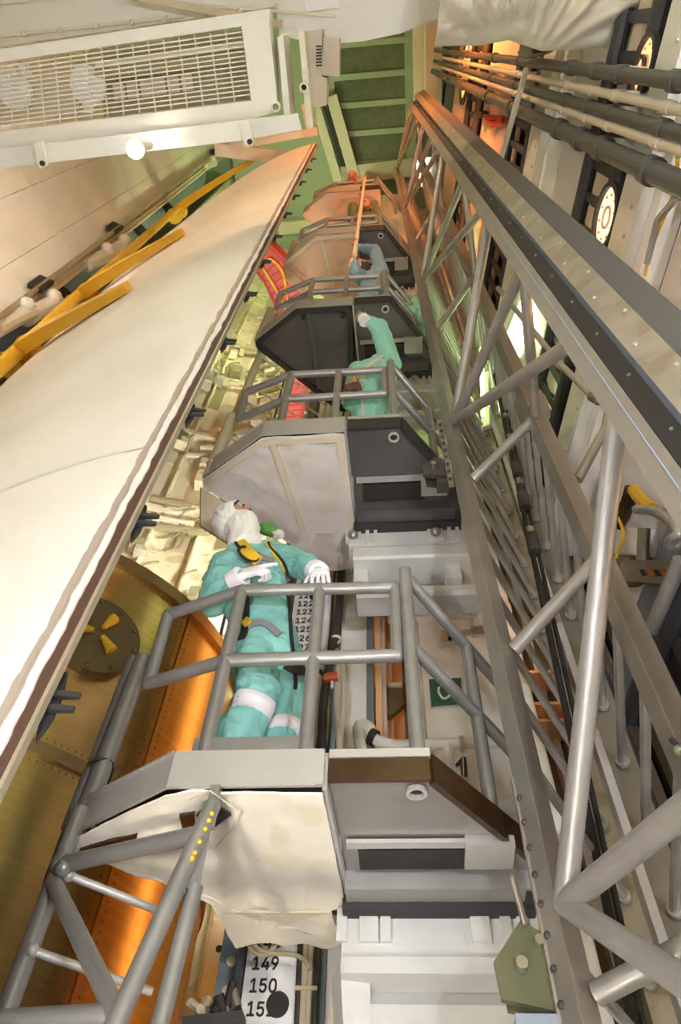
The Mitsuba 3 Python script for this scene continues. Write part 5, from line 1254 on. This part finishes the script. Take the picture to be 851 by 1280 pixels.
# blue worker on the third platform, holding the rod
J3 = dict(pelvis=(-.10, 2.96, 9.42), waist=(-.08, 2.95, 9.78), chest=(-.05, 2.92, 10.25), neck=(-.12, 2.86, 10.52), head=(-.20, 2.78, 10.48), sl=(-.22, 2.86, 10.25), sr=(.07, 2.92, 10.55), el=Q(444, 342, 2.74), wl=Q(444, 329, 2.64), er=Q(468, 313, 2.78), wr=Q(449, 309, 2.62),
          hl=(-.19, 2.95, 9.36), hr=(0, 2.95, 9.36), kl=(-.19, 2.9, 8.95), kr=(0, 2.9, 8.95), al=(-.19, 2.95, 8.56), ar=(0, 2.95, 8.56), toe=np.array([-.2, -.9, 0]))
worker("worker in a blue smock on the bare steel platform, hands round a long thin rod", J3, "blue_cloth", "skin", (-.60, -.50, .62), (.45, .25, .85), "hair", 6, [(J3["wr"], (-.5, -.2, .8), (-.3, .8, .4), (60, 62, 64, 66), 1), (J3["wl"], (-.2, -.2, .9), (-.9, -.2, .1), (60, 62, 64, 66), -1)], Q(448, 333, 2.72), 1.1, True)
# moss green worker on the fourth platform
J4 = dict(pelvis=(-.21, 2.96, 13.3), waist=(-.21, 2.95, 13.7), chest=(-.21, 2.94, 14.3), neck=(-.21, 2.9, 14.75), head=(-.21, 2.86, 14.95), sl=(-.44, 2.93, 14.7), sr=(.02, 2.93, 14.7), el=Q(441, 252, 2.84), wl=Q(450, 243, 2.64), er=Q(466, 250, 2.84), wr=Q(455, 241, 2.64),
          hl=(-.3, 2.95, 13.25), hr=(-.1, 2.95, 13.25), kl=(-.3, 2.9, 12.85), kr=(-.1, 2.9, 12.85), al=(-.3, 2.95, 12.45), ar=(-.1, 2.95, 12.45), toe=np.array([0, -1.0, 0]))
worker("worker in a moss green smock at the fourth platform rail with both arms up", J4, "moss_cloth", "skin_dark", (0, -.92, -.35), (0, -.35, .93), "hair", 7, [(J4["wl"], (.3, -.2, .9), (0, -.9, .2), (60, 62, 64, 66), 1), (J4["wr"], (-.3, -.2, .9), (0, -.9, .2), (60, 62, 64, 66), -1)], Q(456, 258, 2.72), 1.15, False)
# topmost worker, only the head above the rail
J5 = dict(pelvis=(-.5, 3.0, 17.1), waist=(-.5, 2.98, 17.45), chest=(-.5, 2.95, 17.9), neck=(-.5, 2.88, 18.25), head=(-.5, 2.82, 18.45), sl=(-.72, 2.93, 18.1), sr=(-.28, 2.93, 18.1), el=(-.78, 2.85, 17.8), wl=(-.7, 2.7, 17.5), er=(-.2, 2.85, 17.8), wr=(-.22, 2.66, 17.5),
          hl=(-.6, 3.0, 17.05), hr=(-.4, 3.0, 17.05), kl=(-.6, 2.95, 16.7), kr=(-.4, 2.95, 16.7), al=(-.6, 3.0, 16.36), ar=(-.4, 3.0, 16.36), toe=np.array([0, -1.0, 0]))
worker("topmost worker, head and white cap just above the highest rail", J5, "red", "skin_dark", (-.3, -.9, -.1), (0, -.2, .9), "hood", 8, [(J5["wr"], (.2, -.5, .6), (0, -.8, .5), (60, 62, 64, 66), 1)], Q(441, 222, 2.76), 1.3)
# mint green worker half hidden behind the truss
J6 = dict(pelvis=(.49, 3.2, 9.38), waist=(.52, 3.2, 9.65), chest=at(524, 386, r=3.25), neck=at(526, 379, r=3.25), head=at(527, 374, r=3.25), sl=at(516, 383, r=3.2), sr=at(533, 382, r=3.4), el=at(511, 394, r=3.1), wl=at(512, 388, r=3.0), er=at(536, 392, r=3.4), wr=at(530, 396, r=3.2),
          hl=(.4, 3.2, 9.3), hr=(.58, 3.22, 9.3), kl=(.4, 3.17, 8.95), kr=(.58, 3.2, 8.95), al=(.4, 3.22, 8.56), ar=(.58, 3.24, 8.56), toe=np.array([0, -1.0, 0]))
worker("worker in a bright mint suit half hidden behind the truss on the third platform", J6, "mint", "glove_brown", (-.4, -.7, .5), (0, .4, .9), "hood", 9, [])
rd2 = thing("measuring_rod", "long thin pale rod held upright between the workers on the upper platforms", "rod")
r0, r1 = Q(444.5, 309, 2.56), Q(456, 223, 2.56)
part(rd2, "rod", tube(r0 - (r1 - r0) * .08, r1, .035, 10), "rod_white"); part(rd2, "tip", tube(r1, r1 + (r1 - r0) * .03, .02, 8), "alu")
